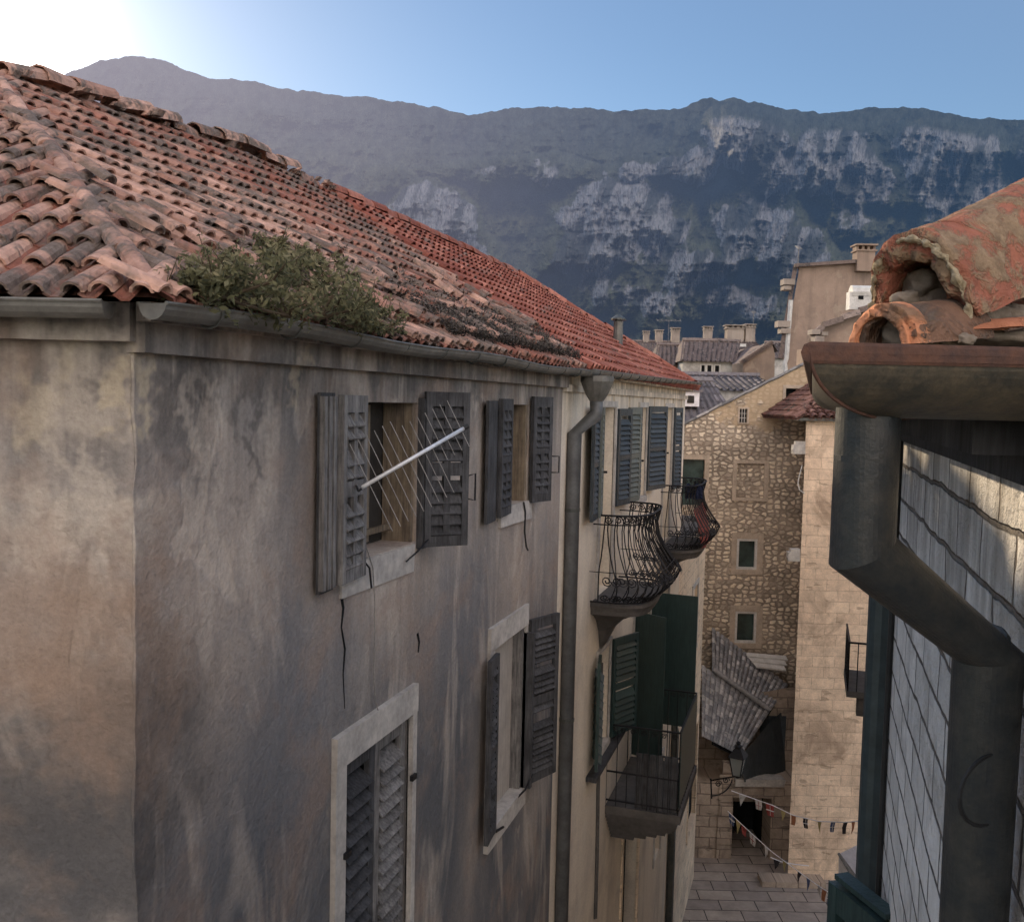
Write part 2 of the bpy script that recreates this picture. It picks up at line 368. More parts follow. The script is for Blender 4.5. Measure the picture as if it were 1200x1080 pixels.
MT['lichen'] = plain('pale lichen crust', (.50, .42, .30), .95, .1, scale=40, c2=(.26, .21, .13), bump=.8)
MT['orange'] = tilemat('orange clay', (.38, .14, .075), (.44, .18, .10), (.5, .22, .12), (.22, .14, .09), .35, 9.0)
MT['rock'] = plain('grey mortar stone', (.27, .225, .18), .95, .1, scale=14, c2=(.15, .125, .10), bump=.6)
MT['wood_grey'] = wood('weathered grey wood', (.27, .26, .25), (.11, .105, .105), dirt=.8)
MT['wood_dark'] = wood('dark wood', (.095, .096, .102), (.045, .045, .048), dirt=.8)
MT['wood_door'] = wood('stained boards', (.27, .215, .15), (.12, .095, .075), (10, 10, .8))
MT['green'] = wood('dark green paint', (.030, .058, .055), (.018, .038, .038), rough=.45, dirt=.35, spec=.5)
MT['greengrey'] = wood('faded green paint', (.17, .185, .165), (.12, .135, .125), rough=.6, dirt=.35)
MT['bluegrey'] = wood('dark blue grey paint', (.075, .088, .10), (.045, .055, .062), rough=.5, dirt=.4)
MT['panel'] = wood('pale panel', (.50, .46, .41), (.40, .37, .34), rough=.7, dirt=.35)
MT['frame_stone'] = plain('pale stone frame', (.55, .52, .48), .9, .1, scale=4, c2=(.36, .34, .32), bump=.3)
MT['zinc'] = plain('zinc sheet', (.20, .195, .18), .55, .4, .35, scale=5, c2=(.12, .118, .11))
MT['zinc_dark'] = plain('dark painted pipe', (.055, .065, .065), .42, .5, .3, scale=9, c2=(.10, .10, .09), bump=.25)
MT['zinc_near'] = plain('weathered gutter metal', (.050, .048, .040), .5, .4, .2, scale=34, c2=(.115, .095, .065), bump=.3)
MT['pipe_blue'] = plain('blue grey pipe', (.055, .078, .085), .45, .5, .2, scale=5)
MT['pipe_grey'] = plain('grey downpipe', (.14, .145, .15), .5, .4, .25, scale=4)
MT['rust'] = plain('rusty rim', (.13, .065, .045), .8, .2, 0, scale=22, c2=(.07, .045, .04), bump=.5)
MT['iron'] = plain('black wrought iron', (.022, .022, .025), .55, .4, .4, scale=12)
MT['concrete'] = plain('grey balcony stone', (.13, .12, .115), .9, .15, scale=3, c2=(.09, .085, .08))
MT['dark'] = plain('dark interior', (.02, .022, .025), .9, .1, bump=0)
MT['interior'] = plain('dim interior', (.055, .05, .045), .9, .1, scale=2, bump=0)
MT['glass'] = glass('dark window glass', (.028, .045, .042))
MT['white'] = plain('white paint', (.72, .71, .68), .6, .3, scale=5, c2=(.55, .54, .52), bump=.1)
MT['alu'] = plain('white metal tube', (.70, .72, .76), .35, .5, .3, var=.15)
MT['wire'] = plain('thin wire', (.36, .34, .32), .6, .3, .3)
MT['cable'] = plain('black cable', (.03, .03, .03), .6, .3)
MT['red_cloth'] = plain('red cloth', (.30, .09, .075), .9, .1, scale=4)
MT['blue_cloth'] = plain('dark blue cloth', (.02, .027, .06), .9, .1, scale=4)
MT['canvas'] = plain('white canvas', (.92, .90, .92), .8, .2, scale=2, var=.15, bump=.1)
for k_, c_ in dict(flag_white=(.7, .68, .66), flag_red=(.42, .10, .09), flag_blue=(.10, .13, .25), flag_yellow=(.50, .42, .2), flag_green=(.24, .32, .16), flag_black=(.05, .045, .05), flag_orange=(.5, .22, .12)).items():
    MT[k_] = plain(k_.replace('_', ' '), c_, .85, .1, scale=12, var=.2, bump=.1)

# the close wall on the right: courses of pale blocks with wide dark joints and run-off streaks
t = NT('limewashed block wall', .93, .12); wv = t.wallvec((0, 1))
w = t.n('ShaderNodeVectorMath', operation='MULTIPLY_ADD'); t.l(t.noise(2.5, 4, .6, wv, c=True), w.inputs[0]); w.inputs[1].default_value = (.13, .055, 0); t.l(wv, w.inputs[2])
b = t.n('ShaderNodeTexBrick'); t.l(w.outputs[0], b.inputs['Vector'])
for k_, v_ in (('Scale', 1), ('Brick Width', .33), ('Row Height', .135), ('Mortar Size', .008), ('Mortar Smooth', .5)): b.inputs[k_].default_value = v_
b.inputs['Color1'].default_value = (.84, .80, .75, 1); b.inputs['Color2'].default_value = (.66, .63, .59, 1); b.inputs['Mortar'].default_value = (.17, .15, .135, 1)
base = t.mix(.4, b.outputs['Color'], t.ramp(t.noise(9, 6, .7, wv), (.3, .7), (.7, 1.2)), 'MULTIPLY')
z = t.sep()[2]
g = t.math('MULTIPLY', t.math('SUBTRACT', z, EZ - .75), 2.2, clamp=True)
sv = t.map((9, 1.1, 1), src=wv)
g = t.math('MULTIPLY', t.ramp(t.noise(1.0, 6, .7, sv), (.36, 0), (.6, 1)), g)
base = t.mix(t.math('MULTIPLY', g, .6), base, (.16, .135, .105))
sv = t.map((5, .5, 1), src=wv)
base = t.mix(t.math('MULTIPLY', t.ramp(t.noise(1.0, 5, .7, sv), (.55, 0), (.7, 1)), .4), base, (.3, .28, .27))
base = t.mix(t.math('MULTIPLY', t.ramp(t.noise(2.6, 5, .75, wv), (.5, 0), (.66, 1)), .5), base, (.30, .27, .235))
h = t.math('SUBTRACT', t.math('MULTIPLY', t.noise(16, 6, .8, wv), .9), b.outputs['Fac'])
MT['rightwall'] = t.done(base, t.bump(h, 1.0, .03))
# street slabs
t = NT('stone slabs', .75, .25); 
b = t.n('ShaderNodeTexBrick'); t.l(t.map((1, 1, 1), rot=(0, 0, -YAW)), b.inputs['Vector'])
for k_, v_ in (('Scale', 1), ('Brick Width', .95), ('Row Height', .5), ('Mortar Size', .016), ('Mortar Smooth', .3)): b.inputs[k_].default_value = v_
b.inputs['Color1'].default_value = (.42, .36, .31, 1); b.inputs['Color2'].default_value = (.30, .26, .235, 1); b.inputs['Mortar'].default_value = (.07, .06, .055, 1)
base = t.mix(.6, b.outputs['Color'], t.ramp(t.noise(2.3, 6, .7), (.3, .6), (.7, 1.3)), 'MULTIPLY')
MT['pav'] = t.done(base, t.bump(t.math('SUBTRACT', t.noise(8, 5, .6), b.outputs['Fac']), .4, .03))
t = NT('grass and scrub ground', .95, .1)
MT['ground'] = t.done(t.mix(t.ramp(t.noise(.02, 6, .7), (.4, 0), (.6, 1)), (.06, .07, .045), (.12, .11, .08)))
def leafmat(name, c1, c2, c3):
    t = NT(name, .7, .2); base = t.ramp(t.attr('rnd'), (0, c1), (.5, c2), (1, c3))
    tr = t.n('ShaderNodeBsdfTranslucent'); t.l(base, tr.inputs[0]); ms = t.n('ShaderNodeMixShader'); ms.inputs[0].default_value = .35
    t.l(t.b.outputs[0], ms.inputs[1]); t.l(tr.outputs[0], ms.inputs[2]); t.l(ms.outputs[0], t.out.inputs[0]); return t.done(base)
MT['leaf'] = leafmat('bush leaves', (.08, .085, .05), (.17, .165, .085), (.30, .26, .15))
MT['moss'] = leafmat('dry moss', (.02, .018, .015), (.075, .062, .052), (.22, .19, .165))
MT['stem'] = plain('woody stem', (.10, .075, .05), .9, .1)

# ------------------------------------------------------------------ light
SUN = (at(-4, 27, 1) - EYE).normalized()
az = math.atan2(SUN.x, SUN.y); el = math.asin(SUN.z)
sl = bpy.data.lights.new('sun', 'SUN'); sl.energy = 5.0; sl.angle = R_(.53); sl.color = (1, .80, .56)
so = bpy.data.objects.new('sun', sl); COL.objects.link(so); so.rotation_euler = SUN.to_track_quat('Z', 'Y').to_euler(); so.location = (-30, 30, 60)
wd = bpy.data.worlds.new('World'); sc.world = wd; wd.use_nodes = True; wt = wd.node_tree; wt.nodes.clear()
wo = wt.nodes.new('ShaderNodeOutputWorld'); bg = wt.nodes.new('ShaderNodeBackground'); sk = wt.nodes.new('ShaderNodeTexSky')
sk.sky_type = 'NISHITA'; sk.sun_disc = False; sk.sun_elevation = el; sk.sun_rotation = az
sk.air_density = 1.0; sk.dust_density = .25; sk.ozone_density = 3.0; sk.altitude = 50
SKY = .125
bg.inputs[1].default_value = SKY
tc = wt.nodes.new('ShaderNodeTexCoord'); dt = wt.nodes.new('ShaderNodeVectorMath'); dt.operation = 'DOT_PRODUCT'; dt.inputs[1].default_value = SUN
nv = wt.nodes.new('ShaderNodeVectorMath'); nv.operation = 'NORMALIZE'
wt.links.new(tc.outputs['Generated'], nv.inputs[0]); wt.links.new(nv.outputs[0], dt.inputs[0])
def pw(e, k):
    a = wt.nodes.new('ShaderNodeMath'); a.operation = 'POWER'; a.use_clamp = False; m = wt.nodes.new('ShaderNodeMath'); m.operation = 'MAXIMUM'; m.inputs[1].default_value = 0
    wt.links.new(dt.outputs['Value'], m.inputs[0]); wt.links.new(m.outputs[0], a.inputs[0]); a.inputs[1].default_value = e
    b_ = wt.nodes.new('ShaderNodeMath'); b_.operation = 'MULTIPLY'; wt.links.new(a.outputs[0], b_.inputs[0]); b_.inputs[1].default_value = k; return b_.outputs[0]
s1 = wt.nodes.new('ShaderNodeMath'); s1.operation = 'ADD'; wt.links.new(pw(900, 60.0), s1.inputs[0]); wt.links.new(pw(140, 3.0), s1.inputs[1])
mxc = wt.nodes.new('ShaderNodeVectorMath'); mxc.operation = 'SCALE'; mxc.inputs[0].default_value = (1.0, .93, .84); wt.links.new(s1.outputs[0], mxc.inputs['Scale'])
addc = wt.nodes.new('ShaderNodeVectorMath'); addc.operation = 'ADD'; wt.links.new(sk.outputs[0], addc.inputs[0]); wt.links.new(mxc.outputs[0], addc.inputs[1])
# cool fill light added to the sky overhead and behind the camera
fd = wt.nodes.new('ShaderNodeVectorMath'); fd.operation = 'DOT_PRODUCT'; fd.inputs[1].default_value = (F0 * .5 + Vector((-.30, 0, -.85))).normalized(); wt.links.new(nv.outputs[0], fd.inputs[0])
mr = wt.nodes.new('ShaderNodeMapRange'); mr.interpolation_type = 'SMOOTHSTEP'; mr.inputs[1].default_value = .25; mr.inputs[2].default_value = -.8; mr.inputs[3].default_value = 0; mr.inputs[4].default_value = 1; wt.links.new(fd.outputs['Value'], mr.inputs[0])
fs = wt.nodes.new('ShaderNodeVectorMath'); fs.operation = 'SCALE'; fs.inputs[0].default_value = (3.3, 3.8, 4.7); wt.links.new(mr.outputs[0], fs.inputs['Scale'])
ad2 = wt.nodes.new('ShaderNodeVectorMath'); ad2.operation = 'ADD'; wt.links.new(addc.outputs[0], ad2.inputs[0]); wt.links.new(fs.outputs[0], ad2.inputs[1]); addc = ad2
# warm fill light added low behind the camera, outside the view
fw = wt.nodes.new('ShaderNodeVectorMath'); fw.operation = 'DOT_PRODUCT'; fw.inputs[1].default_value = (-F0 + Vector((.15, 0, .32))).normalized(); wt.links.new(nv.outputs[0], fw.inputs[0])
mw = wt.nodes.new('ShaderNodeMapRange'); mw.interpolation_type = 'SMOOTHSTEP'; mw.inputs[1].default_value = .35; mw.inputs[2].default_value = 1.0; mw.inputs[3].default_value = 0; mw.inputs[4].default_value = 1; wt.links.new(fw.outputs['Value'], mw.inputs[0])
ws = wt.nodes.new('ShaderNodeVectorMath'); ws.operation = 'SCALE'; ws.inputs[0].default_value = (12.5, 8.7, 5.0); wt.links.new(mw.outputs[0], ws.inputs['Scale'])
ad3 = wt.nodes.new('ShaderNodeVectorMath'); ad3.operation = 'ADD'; wt.links.new(addc.outputs[0], ad3.inputs[0]); wt.links.new(ws.outputs[0], ad3.inputs[1]); addc = ad3
wt.links.new(addc.outputs[0], bg.inputs[0]); wt.links.new(bg.outputs[0], wo.inputs[0])
sc.view_settings.view_transform = 'Standard'; sc.view_settings.look = 'None'; sc.view_settings.exposure = 0; sc.view_settings.gamma = 1
sc.render.engine = 'CYCLES'; sc.cycles.use_denoising = True; sc.cycles.max_bounces = 4; sc.cycles.diffuse_bounces = 3; sc.cycles.adaptive_threshold = .045; sc.cycles.adaptive_min_samples = 16; sc.cycles.sample_clamp_indirect = 6
#@@PART2
# ------------------------------------------------------------------ the ground and the mountain
mb = MB(); mb.quad((-9000, -9000, -.02), (9000, -9000, -.02), (9000, 9000, -.02), (-9000, 9000, -.02))
tag(mb.build('ground', MT['ground']), kind='structure')
mb = MB(); mb.quad((-14, -12, 0), (16, -12, 0), (16, 40, 0), (-14, 40, 0))
tag(mb.build('street_paving', MT['pav']), kind='structure')

def mountain():
    NA, NE = 1100, 420
    pxs = np.linspace(-420, 1620, NA)
    azs = np.arctan((pxs - 600) / FPX) - YAW                     # azimuth from +Y
    rid = [(-420, 60), (-200, 75), (0, 100), (70, 90), (110, 73), (160, 67), (195, 72), (240, 90), (300, 97), (375, 110), (430, 113), (490, 121), (552, 134), (590, 128), (650, 126), (720, 129), (795, 129), (825, 117), (860, 115), (905, 124), (960, 132), (1010, 127), (1060, 125), (1110, 131), (1140, 138), (1200, 140), (1400, 150), (1620, 120)]
    ry = np.interp(pxs, [a for a, _ in rid], [b for _, b in rid])
    def fbm(X, Y, oct, seed, ridged=False, gain=.55):
        rng = np.random.RandomState(seed); out = np.zeros(np.broadcast(X, Y).shape); amp = 1; tot = 0
        for o in range(oct):
            T = rng.rand(256, 256); f = 2 ** o
            x = X * f + rng.rand() * 100; y = Y * f + rng.rand() * 100
            xi = np.floor(x).astype(int); yi = np.floor(y).astype(int); fx = x - xi; fy = y - yi
            fx = fx * fx * fx * (fx * (fx * 6 - 15) + 10); fy = fy * fy * fy * (fy * (fy * 6 - 15) + 10)
            g = lambda a, b: T[a % 256, b % 256]
            v = (g(xi, yi) * (1 - fx) + g(xi + 1, yi) * fx) * (1 - fy) + (g(xi, yi + 1) * (1 - fx) + g(xi + 1, yi + 1) * fx) * fy
            if ridged: v = 1 - abs(2 * v - 1)
            out = out + v * amp; tot += amp; amp *= gain
        return out / tot
    hz = 482 + (pxs - 600) * .023                                # eye level along the picture
    ev = (hz - ry) / FPX
    ev = ev + (fbm(pxs / 22., pxs * 0, 4, 3, gain=.7) - .5) * .0075
    S = np.linspace(-.12, 1, NE)[:, None]                        # 0 eye level, 1 ridge
    PX = pxs[None, :] + S * 0
    PY = hz[None, :] - S * ev[None, :] * FPX
    a_ = (PX - 600) / FPX; b_ = (PY - 540) / FPX
    fwd = Fv.dot(F0) + Rv.dot(F0) * a_ - Uv.dot(F0) * b_
    E = (Fv.z + Rv.z * a_ - Uv.z * b_) / fwd; LAT = (Fv.dot(R0) + Rv.dot(R0) * a_ - Uv.dot(R0) * b_) / fwd   # tangents of height and bearing
    # rock faces of the range, given by bearing and height
    blobs = [(725, 262, 62, 44, 1.0), (690, 300, 50, 30, .7), (508, 258, 40, 34, .9), (545, 300, 30, 22, .5), (640, 205, 120, 14, .28), (870, 165, 45, 38, 1.0), (800, 200, 45, 22, .75), (900, 205, 34, 32, .7), (975, 185, 46, 44, 1.0), (1000, 215, 40, 34, .6), (1110, 180, 58, 44, 1.0), (1130, 225, 70, 34, .6), (885, 270, 50, 32, .75), (930, 300, 40, 30, .65), (820, 310, 50, 30, .5), (1000, 262, 30, 22, .35), (770, 350, 60, 26, .38), (860, 360, 70, 22, .42), (700, 345, 40, 22, .4), (1180, 240, 40, 30, .6), (450, 215, 34, 16, .2), (300, 170, 60, 30, .12), (1300, 200, 90, 60, .9), (80, 200, 70, 40, .4), (745, 205, 24, 18, .5)]
    Wx = PX + (fbm(PX / 60., PY / 60., 5, 11) - .5) * 40; Wy = PY + (fbm(PX / 60., PY / 60., 5, 12) - .5) * 42
    B = np.zeros_like(PX)
    for cx, cy, rx, ry_, k in blobs:
        d = np.sqrt(((Wx - cx) / rx) ** 2 + ((Wy - cy) / ry_) ** 2); B = np.maximum(B, k * np.clip(1.45 - d, 0, 1))
    r1 = fbm(PX / 90. + PY / 300., PY / 130., 6, 5, True); r2 = fbm(PX / 26. + PY / 150., PY / 40., 5, 6, True); r3 = fbm(PX / 9., PY / 14., 3, 8)
    rock = np.clip(B * 2.3 + (r2 - .62) * 1.2 + (r3 - .5) * .6 - .40, 0, 1) * np.clip(B * 4, 0, 1)
    rock = np.clip((rock - .35 * np.clip(.55 - r1, 0, .3)) * 1.5, 0, 1) * np.clip((1 - S) * 14 - .4, 0, 1)
    env = np.clip(S * 6, 0, 1) * np.clip((1 - S) * 12, 0, 1)
    Rr = 360 + 1500 * np.clip(S, 0, 1) ** .9 + env * ((.62 - r1) * 430 - np.sqrt(np.clip(B, 0, 1)) * 330 + (.6 - r2) * (70 + 170 * B) + (r3 - .5) * 16)
    Rr = Rr * (1 - .12 * np.sin(azs[None, :] * 1.7))
    X = F0.x * Rr + R0.x * Rr * LAT; Y = F0.y * Rr + R0.y * Rr * LAT
    # forward distance Rr; undo the tilt of the picture: eye level already follows hz
    Z = EZ + Rr * E * (1 + 0 * PX)
    Z[0, :] = -30
    co = np.stack([X, Y, Z], -1).reshape(-1, 3)
    n, m = NE, NA
    idx = np.arange(n * m).reshape(n, m)
    q = np.stack([idx[:-1, :-1], idx[:-1, 1:], idx[1:, 1:], idx[1:, :-1]], -1).reshape(-1, 4)
    me = bpy.data.meshes.new('mountain'); me.vertices.add(n * m); me.vertices.foreach_set('co', co.ravel())
    me.loops.add(q.size); me.loops.foreach_set('vertex_index', q.ravel()); me.polygons.add(len(q))
    me.polygons.foreach_set('loop_start', np.arange(len(q)) * 4); me.polygons.foreach_set('loop_total', np.full(len(q), 4)); me.update(calc_edges=True)
    me.polygons.foreach_set('use_smooth', np.ones(len(q), bool))
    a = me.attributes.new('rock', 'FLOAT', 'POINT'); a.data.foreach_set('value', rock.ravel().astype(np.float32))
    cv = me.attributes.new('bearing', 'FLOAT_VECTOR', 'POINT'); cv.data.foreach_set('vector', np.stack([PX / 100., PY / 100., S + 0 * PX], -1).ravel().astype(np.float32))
    gy = 1 - fbm(PX / 20. + PY / 55., PY / 70., 4, 41, True); gy = np.clip((gy - .2) * 2.2 + (r2 < .45) * .3, 0, 1); gb = me.attributes.new('gully_shade', 'FLOAT', 'POINT'); gb.data.foreach_set('value', gy.ravel().astype(np.float32))  # gullies darkened in the rock colour to paint relief shade
    k = .55 * fbm(PX / 40., PY / 22., 6, 21) + .75 * (fbm(PX / 110. + PY / 190., PY / 150. - PX / 400., 5, 31, True) - .62) + .42; a = me.attributes.new('wood', 'FLOAT', 'POINT'); a.data.foreach_set('value', k.ravel().astype(np.float32))  # woods lighter on ridges, darker in hollows: relief shade put into the colour
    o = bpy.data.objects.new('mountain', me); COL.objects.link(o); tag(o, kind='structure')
    t = NT('mountain forest and rock', .95, .05)
    p = t.pos(); bv = t.n('ShaderNodeAttribute', attribute_name='bearing').outputs['Vector']
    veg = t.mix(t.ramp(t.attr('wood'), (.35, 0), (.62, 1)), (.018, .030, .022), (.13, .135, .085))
    veg = t.mix(.6, t.mix(t.ramp(t.sep(bv)[2], (.72, 0), (.97, .65)), veg, (.07, .085, .085)), t.ramp(t.noise(9, 6, .75, bv), (.35, .4), (.65, 1.55)), 'MULTIPLY')  # upper slopes tinted grey-blue, ridge haze painted into the scrub colour
    rk = t.mix(t.ramp(t.attr('gully_shade'), (.35, 0), (.75, .8)), t.mix(t.ramp(t.noise(1, 7, .8, t.map((34, 9, 1), src=bv)), (.44, 0), (.66, 1)), (.40, .385, .37), (.13, .135, .14)), (.045, .055, .05))
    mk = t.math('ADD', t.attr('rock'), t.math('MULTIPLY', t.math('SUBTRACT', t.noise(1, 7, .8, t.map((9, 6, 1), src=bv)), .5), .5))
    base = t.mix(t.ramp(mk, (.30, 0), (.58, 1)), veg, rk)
    nrm = t.bump(t.noise(1, 7, .75, t.map((12, 8, 1), src=bv)), 1.0, 14)
    t.done(base, nrm)
    # aerial haze painted on as emission, stronger with distance, brighter toward the sun
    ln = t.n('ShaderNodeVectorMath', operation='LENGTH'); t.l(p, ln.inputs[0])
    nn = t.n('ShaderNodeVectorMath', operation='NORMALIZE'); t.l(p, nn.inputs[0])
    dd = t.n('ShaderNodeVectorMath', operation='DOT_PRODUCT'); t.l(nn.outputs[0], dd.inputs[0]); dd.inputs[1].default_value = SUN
    painted_haze = t.math('SUBTRACT', 1.0, t.math('POWER', 2.718, t.math('MULTIPLY', ln.outputs['Value'], -1 / 2500.)))
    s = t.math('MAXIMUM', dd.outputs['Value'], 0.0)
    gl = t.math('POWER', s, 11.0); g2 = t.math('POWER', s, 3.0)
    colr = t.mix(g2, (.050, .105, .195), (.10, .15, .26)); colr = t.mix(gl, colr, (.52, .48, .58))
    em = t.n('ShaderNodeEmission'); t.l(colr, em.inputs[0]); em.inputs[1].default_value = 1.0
    ms = t.n('ShaderNodeMixShader'); t.l(painted_haze, ms.inputs[0]); t.l(t.b.outputs[0], ms.inputs[1]); t.l(em.outputs[0], ms.inputs[2]); t.l(ms.outputs[0], t.out.inputs[0])
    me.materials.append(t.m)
mountain()

# ------------------------------------------------------------------ roofs of barrel tiles
def tile_field(mb, O, e, n_in, rise, s0, s1, amax, inside, sp=.13, ln=.31, r=.048, jit=.01, chaos=0, af=None, pans=True):
    """columns of tiles on a slope: O eave corner (3D), e along eave, n_in horizontal inward, rise per metre"""
    e = Vector((e[0], e[1], 0)).normalized(); n_in = Vector((n_in[0], n_in[1], 0)).normalized()
    d = (n_in + Vector((0, 0, rise))).normalized(); up = e.cross(d).normalized()
    if up.z < 0: up = -up
    hl = math.sqrt(1 + rise * rise); step = ln * .82 / hl
    for c in range(int((s1 - s0) / sp) + 1):
        s = s0 + c * sp; drift = random.uniform(-1, 1) * jit
        for k in range(int(amax / step) + 1):
            a = k * step - .06
            if not inside(s, a + step * .5): continue
            ch = chaos(s, a) if callable(chaos) else chaos
            off = e * (drift + random.uniform(-1, 1) * (jit + ch * .03)) + up * (.03 + random.uniform(0, 1) * ch * .025)
            p0 = O + e * s + n_in * a + Vector((0, 0, rise * a)) + off + up * .018
            dd = (d + e * random.uniform(-1, 1) * (.015 + ch * .12) + up * random.uniform(-1, 1) * ch * .06).normalized()
            p1 = p0 + dd * ln * (1 - ch * random.uniform(0, .3)) - up * .03
            v = af(s, a) if af else random.random()
            mb.tile(p0, p1, up, r * random.uniform(.94, 1.05), r * .8, 6, v)
            if pans:
                q0 = O + e * (s + sp / 2) + n_in * a + Vector((0, 0, rise * a)) + up * .065; q1 = q0 + d * ln - up * .02
                mb.tile(q0, q1, -up, r, r * .85, 3, random.random() * .5, arc=2.2)

RISE = .640; EV = EZ + .36
CE = Vector((-2.4, 2.99, EV)); E2 = Vector((-.953, -.303, 0)); N2 = Vector((-.303, .953, 0))
JY = 9.93                                   # party line between the grey and the cream building
FY = 20.4                                   # far end of the cream building
BY0 = CE.y

# ================================================================== the grey stucco building
G = thing('stucco_building', 'stained grey-brown stucco building on the left with weathered shutters and lichened tile roof', 'building', (-2.6, 3.14, 0))
def sagz(y): return 0
r = MB(); mossf = lambda s, a: max(0, 1 - a / 1.25)
inA = lambda s, a: s > .731 * a - .06 and a < 3.1 and s < JY - BY0 - .05
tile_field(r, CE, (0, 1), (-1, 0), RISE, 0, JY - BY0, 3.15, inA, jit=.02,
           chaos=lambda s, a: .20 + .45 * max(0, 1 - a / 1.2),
           af=lambda s, a: min(1, max(0, random.gauss(.55 - .25 * (a > 2.0) + .3 * (s < 4.0), .22 if s > 4 else .12))))  # near tiles paler and more even, a glare veil put into the colour
r0_ = r
r = MB()
in2 = lambda s, a: s > .731 * a - .05 and a < 3.1
tile_field(r, CE, E2[:2], N2[:2], RISE, 0, 5.5, 3.15, in2, jit=.015, chaos=.3, af=lambda s, a: min(1, max(0, random.gauss(.82, .12))))  # hip tiles pale throughout, the same glare veil in their colour
r.build('hip_roof', MT['tile_old'], G)
def planeP(s, a): return Vector((-2.4 - a, BY0 + s, EV + RISE * a))
def planeQ(s, a): return CE + E2 * s + N2 * a + Vector((0, 0, RISE * a))
u = MB()
u.quad(planeP(0, 0), planeP(JY - BY0, 0), planeP(JY - BY0, 3.1), planeP(.731 * 3.1, 3.1))
u.quad(planeQ(0, 0), planeQ(.731 * 3.1, 3.1), planeQ(5.6, 3.1), planeQ(5.6, 0))
zr = EV + RISE * 3.1
rp = planeP(.731 * 3.1, 3.1)
u.quad(rp, (-5.5, JY, zr), (-9.2, JY, zr - 2.3), (-9.2, rp.y, zr - 2.3))
u.quad(rp, (-9.2, rp.y, zr - 2.3), planeQ(5.6, 3.1), a=.3)
u.build('roof_deck', MT['tile_dark'], G)
c = MB()                                    # ridge and hip caps, mortared and crooked
def caps(c, p, q, step=.36, rr=.115, jit=.02, af=lambda: random.uniform(.6, 1)):
    p = Vector(p); q = Vector(q); L = (q - p).length; n = int(L / step); d = (q - p) / L
    for k in range(n):
        a = p + d * (k * step) + Vector((0, 0, .05)) + Vector([random.uniform(-jit, jit) for _ in range(3)])
        b = a + d * (step * 1.15) + Vector([random.uniform(-jit, jit) for _ in range(3)])
        c.tile(a, b + Vector((0, 0, .02)), Vector((0, 0, 1)), rr * random.uniform(.93, 1.1), rr * .85, 6, af())
caps(c, rp + Vector((0, 0, .02)), (-5.5, JY, zr + .02), jit=.035); caps(c, CE + Vector((-.05, .03, .02)), rp, rr=.05, jit=.012)
for k in range(60):                         # broken bits of tile and mortar along the ridge
    y = random.uniform(rp.y, JY); p = Vector((-5.5 + random.uniform(-.12, .16), y, zr + .05 + random.uniform(0, .06)))
    c.obox(p, Vector((random.uniform(.015, .04), 0, 0)), Vector((0, random.uniform(.015, .05), 0)), Vector((.01, .01, random.uniform(.01, .03))), random.uniform(.7, 1))
c.build('ridge_tiles', MT['tile_old'], G)
c = r0_                                     # slipped and broken tiles lying on the slope
for k in range(90):
    s = random.uniform(.2, JY - BY0 - .1); a = abs(random.gauss(0, .55)) + .02
    if s < .731 * a or a > 2.6: continue
    p = planeP(s, a) + Vector((.05, 0, .10 + random.uniform(0, .04)))
    d = Vector((-1, random.uniform(-.5, .5), RISE * random.uniform(.5, 1.1))).normalized()
    c.tile(p, p + d * random.uniform(.12, .34), Vector((.5, 0, 1)).normalized(), random.uniform(.04, .055), random.uniform(.035, .045), 5, random.uniform(.3, 1))
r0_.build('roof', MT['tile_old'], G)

for o_ in G.children:                       # the old roof sags toward its near end
    if o_.name.split('.')[0] in ('roof', 'hip_roof', 'ridge_tiles', 'roof_deck'):
        n_ = len(o_.data.vertices); c3 = np.empty(n_ * 3); o_.data.vertices.foreach_get('co', c3); c3 = c3.reshape(-1, 3)
        c3[:, 2] -= .23 * np.clip((8.0 - c3[:, 1]) / 3, 0, 1) * np.clip((c3[:, 2] - EV) / 2, 0, 1)
        o_.data.vertices.foreach_set('co', c3.ravel()); o_.data.update()
# window openings on the left facade, measured on its plane
def hole(px0, px1, pt, pb, pxt=None):
    u0 = A.u(px0, (pt + pb) / 2); u1 = A.u(px1, (pt + pb) / 2)
    m = pxt if pxt else px1
    return [u0, u1, A.z(m, pb), A.z(m, pt)]
h1 = [A.u(420), A.u(488), A.z(455, 645), A.z(455, 471.5)]
h2 = [A.u(592), A.u(616.5), A.z(605, 590), A.z(605, 474)]
h3 = [A.u(580), A.u(617.5), A.z(600, 935), A.z(600, 742)]
h4 = [A.u(404), A.u(483), A.z(440, 1230), A.z(440, 865)]
g = MB(); wall_holes(g, A, 3.14, JY, 0, EZ + .36, [h1, h2, h3, h4], .26)
f2 = Frame((-2.6, 3.14), E2[:2], (.303, -.953)); g.box(f2, .0, 5.8, 0, EZ + .352, -.05, 0)
g.quad(A.p(JY, 0), A.p(JY, 0, -6), A.p(JY, EZ + .36, -6), A.p(JY, EZ + .36))
g.quad(A.p(JY, 0, -6), f2.p(5.8, 0), f2.p(5.8, EZ + .36), A.p(JY, EZ + .36, -6))
g.build('wall', MT['stucco'], G)
g = MB(); g.box(A, 3.12, JY, EZ + .16, EZ + .34, -.02, .07); g.box(A, 3.08, JY, EZ + .28, EZ + .355, .06, .13)
g.box(f2, -.02, 5.8, EZ + .2, EZ + .352, -.02, .09)
g.build('cornice', MT['stucco'], G)
